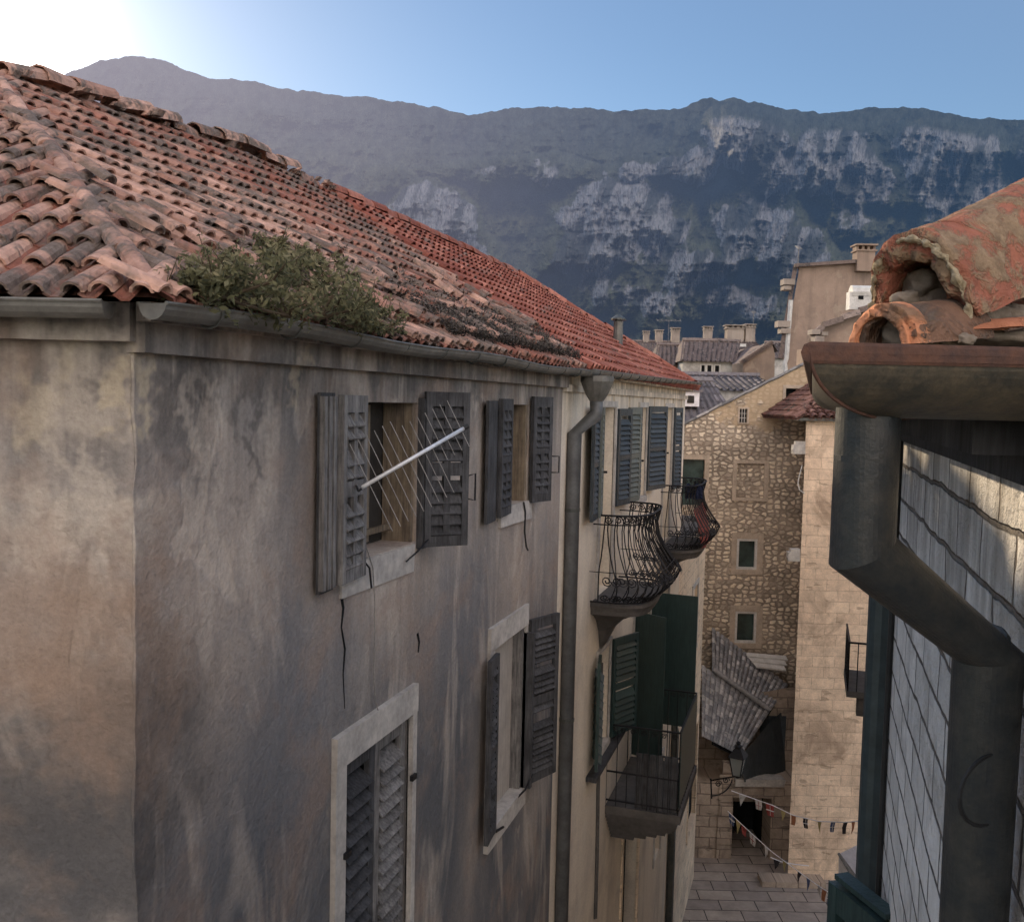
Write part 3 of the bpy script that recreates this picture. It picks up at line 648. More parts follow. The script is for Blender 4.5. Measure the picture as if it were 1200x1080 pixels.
# gutter of folded zinc
def gutter(mb, pts, r, n=8, lip=.008):
    pts = [Vector(p) for p in pts]
    rows = []
    for k, p in enumerate(pts):
        d = (pts[min(k + 1, len(pts) - 1)] - pts[max(0, k - 1)]).normalized(); x = Vector((d.y, -d.x, 0)).normalized()
        rows.append([p + x * math.cos(math.pi + math.pi * j / n) * r + Vector((0, 0, 1)) * math.sin(math.pi + math.pi * j / n) * r for j in range(n + 1)])
    for off in (0, .006):
        for a, b in zip(rows, rows[1:]):
            ca = sum(a, Vector()) / len(a)
            for j in range(n):
                sh = lambda q, row: q + (sum(row, Vector()) / len(row) - q) * (off / r)
                mb.quad(sh(a[j], a), sh(a[j + 1], a), sh(b[j + 1], b), sh(b[j], b))
    for j in (0, n): mb.tube([row[j] for row in rows], lip, 6)
    for row in (rows[0], rows[-1]): mb.quad(*row)
gx = -2.36; gz = EZ + .335
gl_ = A.z(465, 400)
b = MB(); ys = [2.95 + (JY - 2.95) * k / 14 for k in range(15)]
gutter(b, [(gx, y, gz + .012 * math.sin(y * 2.1)) for y in ys], .062)
gg = b.build('gutter', MT['zinc'], G)
for k in range(11):
    b = MB(); y = 3.3 + k * .62
    b.tube([(gx + .066 * math.cos(t), y, gz + .066 * math.sin(t)) for t in [math.pi * (1 + j / 6) for j in range(7)]], .006, 5)
    b.build('gutter_strap', MT['zinc_dark'], gg)
b = MB(); o2 = f2.p(0, 0, .22); gutter(b, [f2.p(5.8, gz, .23), f2.p(3, gz - .01, .23), f2.p(0.0, gz, .23)], .062); b.build('gutter', MT['zinc'], G)
# downpipe with a funnel shaped hopper at the party line
D = MB()
hop = at(699, 440, 11.2); hx = -2.3
yh = A.u(699, 470, .3); top = Vector((hx, yh, EZ + .30)); 
yl = A.u(672, 520, .07)
pr = .075
pts = [Vector((hx, yh, A.z(699, 468, .3))), Vector((hx, yh, A.z(697, 486, .3))), Vector((-2.52, yl, A.z(673, 508, .08))), Vector((-2.52, yl, 0.1))]
D.tube(pts, pr, 10)
dp = D.build('downpipe', MT['pipe_grey'], G, smooth=True)
D = MB(); D.tube([top, top - Vector((0, 0, .06)), top - Vector((0, 0, .2)), Vector((hx, yh, A.z(699, 470, .3)))], [.19, .19, .13, .08], 12)
D.build('hopper', MT['zinc'], dp, smooth=False)
for z in (EZ - 1.2, EZ - 3.6, EZ - 6.2, EZ - 9):
    D = MB(); D.tube([Vector((-2.52, yl, z - .02)), Vector((-2.52, yl, z + .02))], pr + .012, 10); D.bar((-2.52, yl, z), (-2.62, yl, z), .03)
    D.build('pipe_clamp', MT['zinc_dark'], dp)

# shutter leaves --------------------------------------------------------------------------------
def leaf(mb, w, h, t=.04, slat=.062, mid=False, midrail=True, solid=False, stile=.065, broken=0, tilt=1.05, a0=.5, boards=0):
    """louvred leaf in its own axes: x from the hinge, y thickness, z up"""
    L = Frame((0, 0), (1, 0), (0, 1))
    if solid:
        mb.box(L, 0, w, 0, h, 0, t * .6, a0)
        if boards:
            for k in range(boards):
                z = h * (k + .5) / boards; mb.box(L, .02, w - .02, z - .42 * h / boards, z + .42 * h / boards, t * .6, t, a0 + random.uniform(-.2, .2))
        return
    mb.box(L, 0, stile, 0, h, 0, t, a0); mb.box(L, w - stile, w, 0, h, 0, t, a0 + .1)
    rails = [(0, .1), (h - .1, h)] + ([(h * .5 - .045, h * .5 + .045)] if midrail else [])
    for z0, z1 in rails: mb.box(L, stile, w - stile, z0, z1, .002, t - .002, a0)
    if mid: mb.box(L, w / 2 - .025, w / 2 + .025, .1, h - .1, .003, t - .001, a0 - .1)
    z = .12
    while z < h - .12:
        if not any(z0 - .01 < z < z1 + .01 for z0, z1 in rails) and random.random() >= broken:
            c = Vector((w / 2, t / 2, z)); sl_ = random.uniform(-.15, .15) * (1 if broken else .2)
            mb.obox(c, Vector((w / 2 - stile, 0, 0)), Vector((0, math.cos(tilt + sl_) * slat * .64, -math.sin(tilt + sl_) * slat * .64)), Vector((0, .0035, .0045)), random.random())
        z += slat
def put(mb, name, mat, parent, fr, u, z, w, ang, side=1, base=None):
    """hang a leaf: hinge at (u, z, w); side 1 spreads toward +u, -1 toward -u; ang opens it away from the wall"""
    x = (fr.du * side * math.cos(ang) + fr.dn * math.sin(ang)); y = Vector((0, 0, 1)).cross(x)
    if y.dot(fr.dn) < 0: y = -y
    h = fr.p(u, z, w)
    mb.v = [tuple(h + x * v[0] + y * v[1] + Vector((0, 0, v[2]))) for v in mb.v]
    o = mb.build(name, mat, parent)
    return o
def handle(mb, fr, u, z, w, s=.05, h=.13):
    P = [fr.p(u, z, w), fr.p(u + s * .2, z, w + s), fr.p(u + s * .2, z - h, w + s), fr.p(u, z - h, w)]
    mb.tube(P, .007, 5)

def window(parent, fr, h, kind='glass', depth=.2, border=None, sill=.0, name='window', a_mat=None, out=.03):
    u0, u1, z0, z1 = h; b = MB()
    b.box(fr, u0, u1, z0, z1, -depth - .03, -depth)
    w = b.build(name, MT[kind], parent)
    if border:
        bl, br, bt, bb = border; m = MB()
        if bt: m.box(fr, u0 - bl, u1 + br, z1, z1 + bt, -.01, out + .004, jit=.003)
        if bl: m.box(fr, u0 - bl, u0, z0, z1, -.01, out)
        if br: m.box(fr, u1, u1 + br, z0, z1, -.01, out)
        m.build('frame', a_mat or MT['frame_stone'], w)
        if bb: m = MB(); m.box(fr, u0 - bl, u1 + br, z0 - bb, z0, -depth, out + .012, jit=.004); m.build('sill', a_mat or MT['frame_stone'], w)
    return w
# window 1: upper left, battered shutters, boards behind
w1 = window(G, A, h1, 'interior', .25)
m = MB(); u0, u1, z0, z1 = h1
for k in range(5):
    a_ = u0 + .03 + k * .105; m.box(A, a_, a_ + .1, z0 + .03, z1 - .02, -.225 + random.uniform(-.01, .01), -.2, random.random())
m.box(A, u1 - .05, u1, z0, z1, -.24, -.02, .9); m.box(A, u0, u0 + .03, z0, z1, -.24, -.02, .4); m.box(A, u0, u1, (z0 + z1) / 2 - .4, (z0 + z1) / 2 - .36, -.195, -.17, .2)
m.box(A, u0 + .25, u0 + .29, z0, z1, -.2, -.17, .6)
m.build('boarding', MT['wood_door'], w1)
m = MB(); zb = A.z(440, 688); m.box(A, A.u(399), A.u(484), z0 - .20, z0, -.25, .025, jit=.012); m.build('sill', MT['frame_stone'], w1)
lh = z1 - z0 + .12
m = MB(); leaf(m, .36, lh, mid=True, broken=.12, slat=.075, stile=.05); put(m, 'shutter', MT['wood_grey'], w1, A, u0 - .01, z0 - .08, .02, R_(5), -1)
m = MB(); leaf(m, .17, lh + .03, solid=True); put(m, 'shutter', MT['wood_dark'], w1, A, u0 - .39, z0 - .10, .02, R_(3), -1)
m = MB()
for k in range(3): m.box(A, u0 - .56 + k * .055, u0 - .525 + k * .055, z0 - .08, z1 + .03, .045, .075)
m.build('shutter_fold', MT['wood_grey'], w1)
m = MB(); leaf(m, .33, lh, mid=True, broken=.03, slat=.075, stile=.05); s_ = put(m, 'shutter', MT['wood_dark'], w1, A, u1 + .04, z0 - .04, .03, R_(46), 1)
m = MB(); m.box(A, u1 + .0, u1 + .07, z0 - .05, z1 + .03, 0, .05); m.build('shutter_post', MT['wood_dark'], w1)
m = MB(); q = A.p(u1 + .04 + .33 * math.cos(R_(46)), z0 + .45, .03 + .33 * math.sin(R_(46))); m.tube([q, q + Vector((.06, .02, .02)), q + Vector((.06, .02, -.17)), q + Vector((0, 0, -.16))], .007, 5); m.build('handle', MT['iron'], w1)
m = MB(); m.tube([A.p(u0 + .02, z0 + .0, .03), A.p(u0 + .06, z0 - .05, .05), A.p(u0 + .09, z0 - .18, .05)], .006, 6); m.build('shutter_hook', MT['iron'], w1); m = MB(); m.tube([A.p(u1 - .25, z0 - .10, .04), A.p(u1 - .1, z0 - .05, .06), A.p(u1 + .05, z0 + .02, .08)], .006, 6)
m.build('shutter_hook', MT['iron'], w1)
# window 2
w2 = window(G, A, h2, 'interior', .25); u0, u1, z0, z1 = h2; lh = z1 - z0 + .1
m = MB(); m.box(A, u1 - .06, u1, z0, z1, -.24, -.01, .8); m.box(A, u0, u1 - .06, z0, z1, -.24, -.22, .5); m.build('boarding', MT['wood_door'], w2)
m = MB(); m.box(A, u0 - .2, u1 + .08, z0 - .17, z0, -.25, .03, jit=.01); m.build('sill', MT['frame_stone'], w2)
m = MB(); leaf(m, .40, lh, mid=True, broken=.12, slat=.075, stile=.05); put(m, 'shutter', MT['wood_dark'], w2, A, u0 - .01, z0 - .05, .02, R_(5), -1)
m = MB(); leaf(m, .28, lh, solid=True); put(m, 'shutter', MT['wood_dark'], w2, A, u0 - .42, z0 - .07, .03, R_(3), -1)
m = MB(); leaf(m, .30, lh, mid=True, broken=.04, slat=.075, stile=.05); put(m, 'shutter', MT['wood_dark'], w2, A, u1 + .02, z0 - .02, .02, R_(22), 1)
m = MB(); q = A.p(u1 + .02 + .30 * math.cos(R_(22)), z0 + .42, .03 + .30 * math.sin(R_(22))); m.tube([q, q + Vector((.09, .02, .0)), q + Vector((.09, .02, -.16)), q + Vector((0, 0, -.16))], .008, 5); m.build('handle', MT['iron'], w2)
# window 3
w3 = window(G, A, h3, 'panel', .10, (.12, .05, .2, .17)); u0, u1, z0, z1 = h3; lh = z1 - z0 + .02
m = MB(); m.box(A, u1 - .05, u1, z0, z1, -.25, 0.0); m.build('side_lining', MT['wood_grey'], w3)
m = MB(); leaf(m, .30, lh - .05, broken=.05, tilt=.8); put(m, 'shutter', MT['wood_dark'], w3, A, u0 - .01, z0 + .0, .04, R_(5), -1)
m = MB(); leaf(m, .46, lh, broken=.05, tilt=.8); put(m, 'shutter', MT['wood_dark'], w3, A, u1 + .05, z0 + .02, .03, R_(22), 1)
m = MB(); m.box(A, u1 + .0, u1 + .06, z0, z1 - .08, .0, .1); m.build('shutter_post', MT['wood_dark'], w3)
m = MB(); m.tube([A.p(u1 - .2, z0 - .02, .03), A.p(u1 - .1, z0 + .03, .08), A.p(u1 + .06, z0 + .12, .1)], .01, 6); m.build('shutter_hook', MT['iron'], w3); m = MB(); m.tube([A.p(u0 + .05, z0 - .03, .06), A.p(u0 + .2, z0 - .05, .08)], .012, 6); m.build('shutter_hook', MT['iron'], w3)
# window 4: closed shutters in a pale stone frame
w4 = window(G, A, h4, 'dark', .2, (.13, .07, .2, 0), out=.035); u0, u1, z0, z1 = h4; lw = (u1 - u0) / 2 - .012
m = MB(); leaf(m, lw * 1.0, z1 - z0 - .02, slat=.10, tilt=.7, midrail=False, stile=.075, broken=.03); put(m, 'shutter', MT['wood_dark'], w4, A, u0 + .01, z0, -.06, 0, 1)
m = MB(); leaf(m, lw * 1.0, z1 - z0 - .02, slat=.10, tilt=.7, midrail=False, stile=.075, broken=.03); put(m, 'shutter', MT['wood_grey'], w4, A, u1 - .01, z0, -.06, 0, -1)
for uu, pz in ((u0, .55), (u1, .45), (u0, 1.6), (u1, 1.6)): m = MB(); m.box(A, uu - .035, uu + .035, z1 - pz - .018, z1 - pz + .018, .03, .055); m.build('hinge', MT['iron'], w4)

# the long crack under window 1 and the smaller one beside it
for pts_ in (((399, 694), (402, 712), (400, 735), (404, 760), (402, 790), (404, 830)), ((489, 742), (491, 752), (490, 764))):
    m = MB(); m.tube([A.p(*A.uz(x, y, .002), .002) for x, y in pts_], [.012, .010, .006, .008, .005, .002][:len(pts_)], 5); m.build('wall_crack', MT['dark'], G)
m = MB(); m.tube([Vector((-2.6, 3.14, EZ + .15 - k * .11)) + Vector((random.uniform(-.006, .006), random.uniform(-.008, .008), 0)) for k in range(60)], [random.uniform(.004, .011) for k in range(60)], 6)
m.build('corner_edge', MT['stucco'], G)
# laundry rack hanging out of window 1
e0 = A.p(h1[0] + .02, A.z(424, 571, .18), .18); 
DR = thing('drying_rack', 'white metal tube with thin slanting drying wires, hung out across the upper left window', 'drying rack', tuple(e0))
p0 = at(424, 571, 4.95); p1 = at(545, 501, 5.35)
m = MB(); m.tube([p0, p1], .0115, 8); pole = m.build('pole', MT['alu'], DR, smooth=True)
m = MB(); m.tube([p1 - (p1 - p0).normalized() * .01, p1 + (p1 - p0).normalized() * .02], .015, 8); m.build('end_cap', MT['cable'], pole)
m = MB()
for k in range(13):
    tt = .10 + k * .075; c_ = p0 + (p1 - p0) * tt + Vector((-.03, 0, 0)); dn = (at(30, 60, 5) - at(0, 0, 5)).normalized()
    L1 = .22 if k < 6 else .17; L2 = .30 if k < 9 else .12
    m.tube([c_ - dn * L1, c_ + dn * L2], .0025, 4)
m.build('drying_wire', MT['wire'], DR)
m = MB(); m.tube([A.p(h1[0] + .0, p0.z - .05, -.02), p0 + Vector((-.02, 0, -.02)), p0 + (p1 - p0) * .06], .007, 5); m.build('rack_bracket', MT['iron'], DR)
# cables on the facade
m = MB(); pp = [A.p(A.u(430 + dx, y), A.z(430 + dx, y), .03) for dx, y in ((-6, 640), (2, 665), (4, 700), (4, 740), (3, 790), (5, 820), (11, 842))]
m.tube(pp, .004, 5); tag(m.build('hanging_cable', MT['wire']), 'thin pale cable hanging down the stucco to the closed window below', 'cable')
m = MB(); pp = [A.p(A.u(x, y), A.z(x, y), .04) for x, y in ((609, 588), (611, 600), (610, 622), (612, 640), (614, 644))]
m.tube(pp, .009, 5); tag(m.build('hanging_cable', MT['cable']), 'short black cable end hanging below the small second window', 'cable')
# ================================================================== foliage helpers
def leaves(mb, c, rad, n, size, flat=.6, stretch=(1, 1, 1)):
    for _ in range(n):
        v = Vector([random.gauss(0, 1) for _ in range(3)]).normalized() * (random.random() ** .4) * rad
        p = Vector(c) + Vector((v.x * stretch[0], v.y * stretch[1], v.z * stretch[2]))
        s = size * random.uniform(.5, 1.3); x = Vector([random.gauss(0, 1) for _ in range(3)]).normalized(); y = x.cross(Vector([random.gauss(0, 1) for _ in range(3)])).normalized()
        a = min(1, max(0, random.gauss(.45 + .5 * v.z / rad, .2)))
        mb.quad(p - x * s, p + y * s * .38, p + x * s, p - y * s * .38, a=a)
def slope_pt(px, py, lift=.05):             # the point of the street-side roof slope seen there
    n = Vector((RISE, 0, 1)).normalized(); r = ray(px, py); o = Vector((-2.4, 0, EV + .06))
    return EYE + r * ((o - EYE).dot(n) / r.dot(n)) + Vector((0, 0, lift))
def shrub(name, label, cat, spots, n, size, mat='leaf', kind=None):
    base = slope_pt(*spots[0][:2]); root = thing(name, label, cat, tuple(base))
    m = MB(); st = MB()
    for px, py, rad in spots:
        c = slope_pt(px, py)
        for _ in range(7):
            tip = c + Vector((random.gauss(0, rad * .6), random.gauss(0, rad * .8), random.uniform(.1, .55) * rad * 1.6)); mid = (c + tip) / 2 + Vector((random.gauss(0, .03), random.gauss(0, .03), 0))
            st.tube([c, mid, tip], [.008, .006, .003], 4)
            leaves(m, tip, rad * .36, n // 9, size); leaves(m, mid, rad * .45, n // 12, size)
            tw = tip + Vector((random.gauss(0, .04), random.gauss(0, .05), random.uniform(.03, .10))); st.tube([tip, tw], [.003, .0015], 3); leaves(m, tw, .025, 4, size * .7)
    m.build('foliage', MT[mat], root); st.build('stem', MT['stem'], root); return root
shrub('roof_bush', 'bushy green shrub rooted in the tiles above the grey building gutter', 'bush',
      [(340, 385, .22), (300, 372, .2), (265, 362, .16), (320, 345, .2), (345, 320, .16), (375, 385, .2), (290, 350, .15), (325, 318, .12), (360, 352, .17), (250, 358, .12)], 560, .020)
shrub('roof_weed', 'low olive weed growing beside the roof bush at the gutter', 'plant', [(415, 395, .12), (445, 398, .11), (400, 380, .11), (430, 380, .08)], 420, .016)
m = MB()
for k in range(760):
    s = random.uniform(3.0, JY - BY0 - .1); a = abs(random.gauss(.05, .26))
    p = planeP(s, a) + Vector((.03, 0, .12)); leaves(m, p, random.uniform(.03, .075), 16, .016)
tag(m.build('roof_moss', MT['moss']), 'grey dry moss and lichen clumps crusting the tiles along the eave', 'moss', kind='stuff')

# ================================================================== the cream building
B = A
C = thing('cream_building', 'cream rendered building with red tile roof, dark shutters and wrought iron balconies beyond the drainpipe', 'building', (-2.6, JY, 0))
r = MB(); inB = lambda s, a: a < 3.1 and s < FY - JY - a + .05
tile_field(r, Vector((-2.4, JY, EV)), (0, 1), (-1, 0), RISE, .1, FY - JY, 3.15, inB, jit=.008, chaos=lambda s, a: .10 + (.4 if s < 1.2 and a < .8 else 0), sp=.18, r=.076,
           af=lambda s, a: min(1, max(0, random.gauss(.5, .28))))
inE = lambda s, a: s > a - .05 and s < 6.2 - a
tile_field(r, Vector((-2.4, FY, EV)), (-1, 0), (0, -1), RISE, 0, 6.2, 3.15, inE, jit=.01)
r.build('roof', MT['tile_red'], C)
P = lambda x, y, a: Vector((x, y, EV + RISE * a))
u = MB(); u.quad(P(-2.4, JY, 0), P(-2.4, FY, 0), P(-5.5, FY - 3.1, 3.1), P(-5.5, JY, 3.1)); u.quad(P(-2.4, FY, 0), P(-8.6, FY, 0), P(-5.5, FY - 3.1, 3.1)); u.quad(P(-5.5, JY, 3.1), P(-5.5, FY - 3.1, 3.1), P(-8.6, FY, 0), P(-8.6, JY, 0))
u.build('roof_deck', MT['tile_dark'], C)
c = MB(); caps(c, P(-5.5, JY, 3.12), P(-5.5, FY - 3.1, 3.12), jit=.012, af=lambda: random.uniform(.4, 1)); c.build('ridge_tiles', MT['tile_red'], C); c = MB(); caps(c, P(-2.45, FY - .05, .05), P(-5.5, FY - 3.1, 3.12), jit=.02, af=lambda: random.uniform(.5, 1))
c.build('hip_tiles', MT['tile_red'], C)
b = MB(); gutter(b, [(-2.34, y, EZ + .36 + (y - JY) * .012) for y in (JY + .02, 12, 14, 16, 18, FY + .12)], .07)
gg = b.build('gutter', MT['zinc'], C)
for k in range(17): 
    b = MB(); y = JY + .4 + k * .62; zz = EZ + .36 + (y - JY) * .012
    b.tube([(-2.34 + .074 * math.cos(t), y, zz + .074 * math.sin(t)) for t in [math.pi * (1 + j / 6) for j in range(7)]], .007, 5)
    b.build('gutter_strap', MT['zinc_dark'], gg)
def U(px): return A.u(px, 530)
zT = EZ - .05; zS = EZ - 1.43; zF = EZ - 2.54
o1 = [U(703), U(719), zF, zT]; o2_ = [U(747), U(756), EZ - 1.5, zT]; o3 = [U(777), U(786), zF - .05, zT]
q1 = [A.u(697, 870), A.u(711, 870), EZ - 4.75, EZ - 3.35]; q2 = [A.u(739, 850), A.u(757, 850), EZ - 5.7, EZ - 3.32]
q3 = [A.u(772, 640), A.u(785, 640), EZ - 5.7, EZ - 3.3]
b1 = [A.u(728, 1040), A.u(745, 1040), 0.1, EZ - 6.9]; b2 = [A.u(764, 1040), A.u(771, 1040), 4.0, EZ - 7.0]
g = MB(); ze = EZ + .40; wall_holes(g, A, JY, FY - .1, 0, ze, [o1, o2_, o3, q1, q2, q3, b1, b2], .2)
shell(g, A, JY, FY - .1, 0, ze, 5.9); g.build('wall', MT['cream'], C)
g = MB(); g.box(A, JY, FY - .05, EZ + .12, EZ + .2, 0, .05); g.box(A, JY, FY - .05, EZ + .3, EZ + .36, 0, .16)
k_ = [JY + 1.6 + i * 1.15 for i in range(8)]
for q in k_: g.box(A, q, q + .04, EZ - .06, EZ + .12, .0, .022)
g.build('cornice', MT['cream'], C)
d1 = window(C, A, o1, 'panel', .15, (.06, .06, .08, 0), name='balcony_door')
m = MB(); leaf(m, .48, zT - zS, slat=.07); put(m, 'shutter', MT['greengrey'], d1, A, o1[0] - .01, zS, .02, R_(9), -1)
m = MB(); leaf(m, .45, zT - zS + .01, slat=.07, a0=.1); put(m, 'shutter', MT['bluegrey'], d1, A, o1[0] - .50, zS, .07, R_(4), -1)
m = MB(); leaf(m, .5, zT - zS - .02, slat=.07, a0=.2); put(m, 'shutter', MT['bluegrey'], d1, A, o1[1] + .06, zS, .02, R_(11), 1)
m = MB(); leaf(m, .5, 1.38, slat=.07); put(m, 'shutter', MT['greengrey'], d1, A, o1[1] + .57, zS, .08, R_(9), 1)
d2 = window(C, A, o2_, 'panel', .15, (.06, .06, .08, .1))
m = MB(); leaf(m, .55, 1.38, slat=.08); put(m, 'shutter', MT['bluegrey'], d2, A, o2_[0] - .03, zS, .03, R_(9), -1)
m = MB(); leaf(m, .8, 1.40, slat=.08, a0=.3); put(m, 'shutter', MT['bluegrey'], d2, A, o2_[1] + .03, zS, .02, R_(13), 1)
d3 = window(C, A, o3, 'panel', .15, (.06, .06, .08, 0), name='balcony_door')
m = MB(); leaf(m, .5, 1.6, slat=.08); put(m, 'shutter', MT['bluegrey'], d3, A, o3[1] + .05, EZ - 1.65, .03, R_(9), 1)
for dd_, o_ in ((d1, o1), (d2, o2_), (d3, o3)):
    m = MB(); m.box(A, o_[0] - .04, o_[0] - .02, EZ - .9, EZ - .87, .06, .11); m.build('shutter_hook', MT['iron'], dd_)
e1 = window(C, A, q1, 'panel', .18, (.05, .05, .06, .1)); 
m = MB(); leaf(m, .46, 1.42, slat=.12, tilt=.7, midrail=False); put(m, 'shutter', MT['green'], e1, A, q1[0] - .03, q1[2], .03, R_(10), -1)
m = MB(); leaf(m, .62, 1.42, slat=.09); put(m, 'shutter', MT['green'], e1, A, q1[1] + .03, q1[2], .03, R_(24), 1)
m = MB(); m.box(A, q1[0] - .5, q1[1] + .7, q1[2] - .14, q1[2] - .08, 0, .14); m.build('ledge', MT['wood_dark'], e1)
e2 = window(C, A, q2, 'dark', .2, (.06, .06, .08, 0), name='balcony_door')
m = MB(); leaf(m, .60, 2.34, solid=True, boards=1); put(m, 'shutter', MT['green'], e2, A, q2[0] - .02, EZ - 5.66, .02, R_(118), 1)
m = MB(); leaf(m, .82, 2.34, solid=True, boards=9); put(m, 'shutter', MT['green'], e2, A, q2[1] + .04, EZ - 5.66, .02, R_(94), 1)
e3 = window(C, A, q3, 'greengrey', .12, (.08, .08, .1, .1))
e4 = window(C, A, b1, 'dark', .2, (.12, .12, .15, 0), name='door', a_mat=MT['lowstone'])
e5 = window(C, A, b2, 'dark', .2, (.06, .06, .1, 0)); 
# three balconies
def spiral(mb, c, x, y, r, turns=1.6, t=.007, sgn=1, n=14):
    pts = []
    for k in range(n + 1):
        th = 2 * math.pi * turns * k / n; rr = r * (1 - .8 * k / n); pts.append(c + x * math.cos(th) * rr + y * math.sin(th) * sgn * rr)
    mb.tube(pts, t, 4)
def belly(name, u0, u1, zf, H, pr, label=None):
    """bulging wrought iron railing round a stone slab"""
    sl = MB(); N = 16
    def outl(inset, z, uc=None):
        pts = []
        for k in range(N + 1):
            th = math.pi * k / N; c_, s_ = math.cos(th), math.sin(th)
            ex = .45; cu = -math.copysign(abs(c_) ** ex, c_); cw = abs(s_) ** ex
            uc_ = (u0 + u1) / 2 if uc is None else uc
            pts.append(A.p(uc_ + cu * ((u1 - u0) / 2 + .02 - inset * .9), z, .0 + cw * (pr + .12 - inset)))
        return pts
    rings = [outl(0, zf), outl(-.01, zf - .04), outl(.03, zf - .10), outl(.05, zf - .16), outl(.20, zf - .2), outl(.40, zf - .30), outl(.58, zf - .48), outl(.68, zf - .68), outl(.76, zf - .85)]
    sl.quad(*rings[0])
    for a, b_ in zip(rings, rings[1:]):
        for j in range(N): sl.quad(a[j], a[j + 1], b_[j + 1], b_[j])
    sl.quad(*rings[-1])
    bal = sl.build('balcony', MT['concrete'], C)
    if label: bal['label'] = label
    R = MB()
    uc = (u0 + u1) / 2; ha = (u1 - u0) / 2
    def plan(th, q):                        # rounded plan line grown outward by q
        ex = .55; c_, s_ = math.cos(th), math.sin(th)
        cu = -math.copysign(abs(c_) ** ex, c_); cw = abs(s_) ** ex
        return uc + cu * (ha + q * .62), cw * (pr + q)
    def prof(v):
        return .02 + .30 * math.exp(-((v - .20) / .20) ** 2) + .10 * math.exp(-((v - .45) / .2) ** 2) + (.05 if v > .97 else 0)
    def pt(th, v):
        u, w = plan(th, prof(v)); return A.p(u, zf + .03 + v * H, max(w, .01))
    VS = (0, .04, .09, .15, .22, .30, .40, .52, .66, .82, 1)
    NB = 20
    for i in range(NB):
        th = math.pi * (.03 + .94 * i / (NB - 1))
        for sg in (-1, 1):
            R.tube([pt(min(math.pi * .99, max(.03, th + sg * (.015 + .10 * (1 - v) ** 1.5))), v) for v in VS], .0085, 4)
    TH = [math.pi * k / 40 for k in range(41)]
    for v, t_ in ((1, .014), (.89, .009), (.36, .006), (0, .013)): R.tube([pt(th, v) for th in TH], t_, 5)
    for i in range(17):
        th = math.pi * (.04 + .92 * i / 16); up = Vector((0, 0, 1))
        tn = (pt(th + .03, .5) - pt(th - .03, .5)).normalized()
        spiral(R, pt(th, .945), tn, up, .052, sgn=1 if i % 2 else -1, t=.008)
        for v, rr in ((.065, .066), (.27, .072)):
            if v > .2 and i % 3 == 2: continue
            a = pt(th, v); up2 = (pt(th, v + .05) - a).normalized()
            spiral(R, a - tn * .06, tn, up2, rr, sgn=-1, t=.009); spiral(R, a + tn * .06, -tn, up2, rr, sgn=-1, t=.009)
    R.build('railing', MT['iron'], bal)
    return bal
bA = belly('near', A.u(694, 640), A.u(724, 640), zF, 1.10, .62, 'nearer belly-shaped wrought iron balcony')
bB = belly('far', A.u(773, 600), A.u(790, 600), EZ - 2.66, 1.16, .62, 'farther belly-shaped wrought iron balcony')
# rectangular balcony below
u0, u1 = 12.95, 14.95; zb = EZ - 5.75
m = MB(); m.box(A, u0, u1, zb - .12, zb, -.02, 1.07)
for k in range(7):                          # curved stone underside
    a = k / 7; b_ = (k + 1) / 7; w_a = 1.0 * math.cos(a * 1.45) + .02
    m.box(A, u0 + .05 + .07 * k, u1 - .05 - .04 * k, zb - .12 - b_ * .55, zb - .12 - a * .55 - .001, -.02, w_a)
bC = m.build('balcony', MT['concrete'], C); bC['label'] = 'square-cornered lower balcony with sheeted railing'
m = MB(); zt = zb + 1.18
cs_ = [(u0 + .03, .0), (u0 + .03, 1.03), (u1 - .03, 1.03), (u1 - .03, 0)]
for (a, b_), (c_, d_) in zip(cs_, cs_[1:]):
    for zz in (zt, zb + .5, zb + .08): m.bar(A.p(a, zz, b_), A.p(c_, zz, d_), .022)
    n = int(math.hypot(c_ - a, d_ - b_) / .13)
    for k in range(n + 1):
        f = k / n; m.bar(A.p(a + (c_ - a) * f, zb, b_ + (d_ - b_) * f), A.p(a + (c_ - a) * f, zt, b_ + (d_ - b_) * f), .012)
    for k in range(n):
        f = (k + .5) / n; spiral(m, A.p(a + (c_ - a) * f, zt - .07, b_ + (d_ - b_) * f), (A.p(c_, 0, d_) - A.p(a, 0, b_)).normalized(), Vector((0, 0, 1)), .045, n=10)
m.build('railing', MT['iron'], bC)
m = MB(); m.box(A, u0 + .05, u1 - .05, zb + .1, zt - .02, 1.035, 1.045); m.build('railing_sheet', MT['green'], bC)
m = MB()
for k in range(6): m.box(A, u0 + .025, u0 + .045, zb + .02, zb + .82, .42 + k * .1, .505 + k * .1, random.random())
m.build('board_panel', MT['wood_dark'], bC)
# roof vent pipe
vp = slope_pt(724, 404, 0); m = MB(); m.tube([vp - Vector((0, 0, .2)), vp + Vector((0, 0, .42))], .085, 10); v_ = m.build('vent_pipe', MT['zinc'], C)
m = MB(); m.tube([vp + Vector((0, 0, .44)), vp + Vector((0, 0, .47)), vp + Vector((0, 0, .54))], [.14, .14, .02], 10); m.obox(vp + Vector((0, 0, .43)), Vector((.05, 0, 0)), Vector((0, .05, 0)), Vector((0, 0, .03))); m.build('vent_cowl', MT['zinc_dark'], v_)
# second, darker downpipe low on the street and a long crack
m = MB(); yq = A.u(781, 1030); m.tube([A.p(yq, .1, .08), A.p(yq, EZ - 7.0, .08), A.p(yq, EZ - 6.7, .0)], .085, 8); m.build('downpipe', MT['zinc_dark'], C)
m = MB(); pp = [A.p(A.u(x, y), A.z(x, y), .012) for x, y in ((703, 776), (701, 850), (699, 930), (698, 1000), (696, 1075))]; m.tube(pp, .035, 4); m.build('wall_cable', MT['concrete'], C)
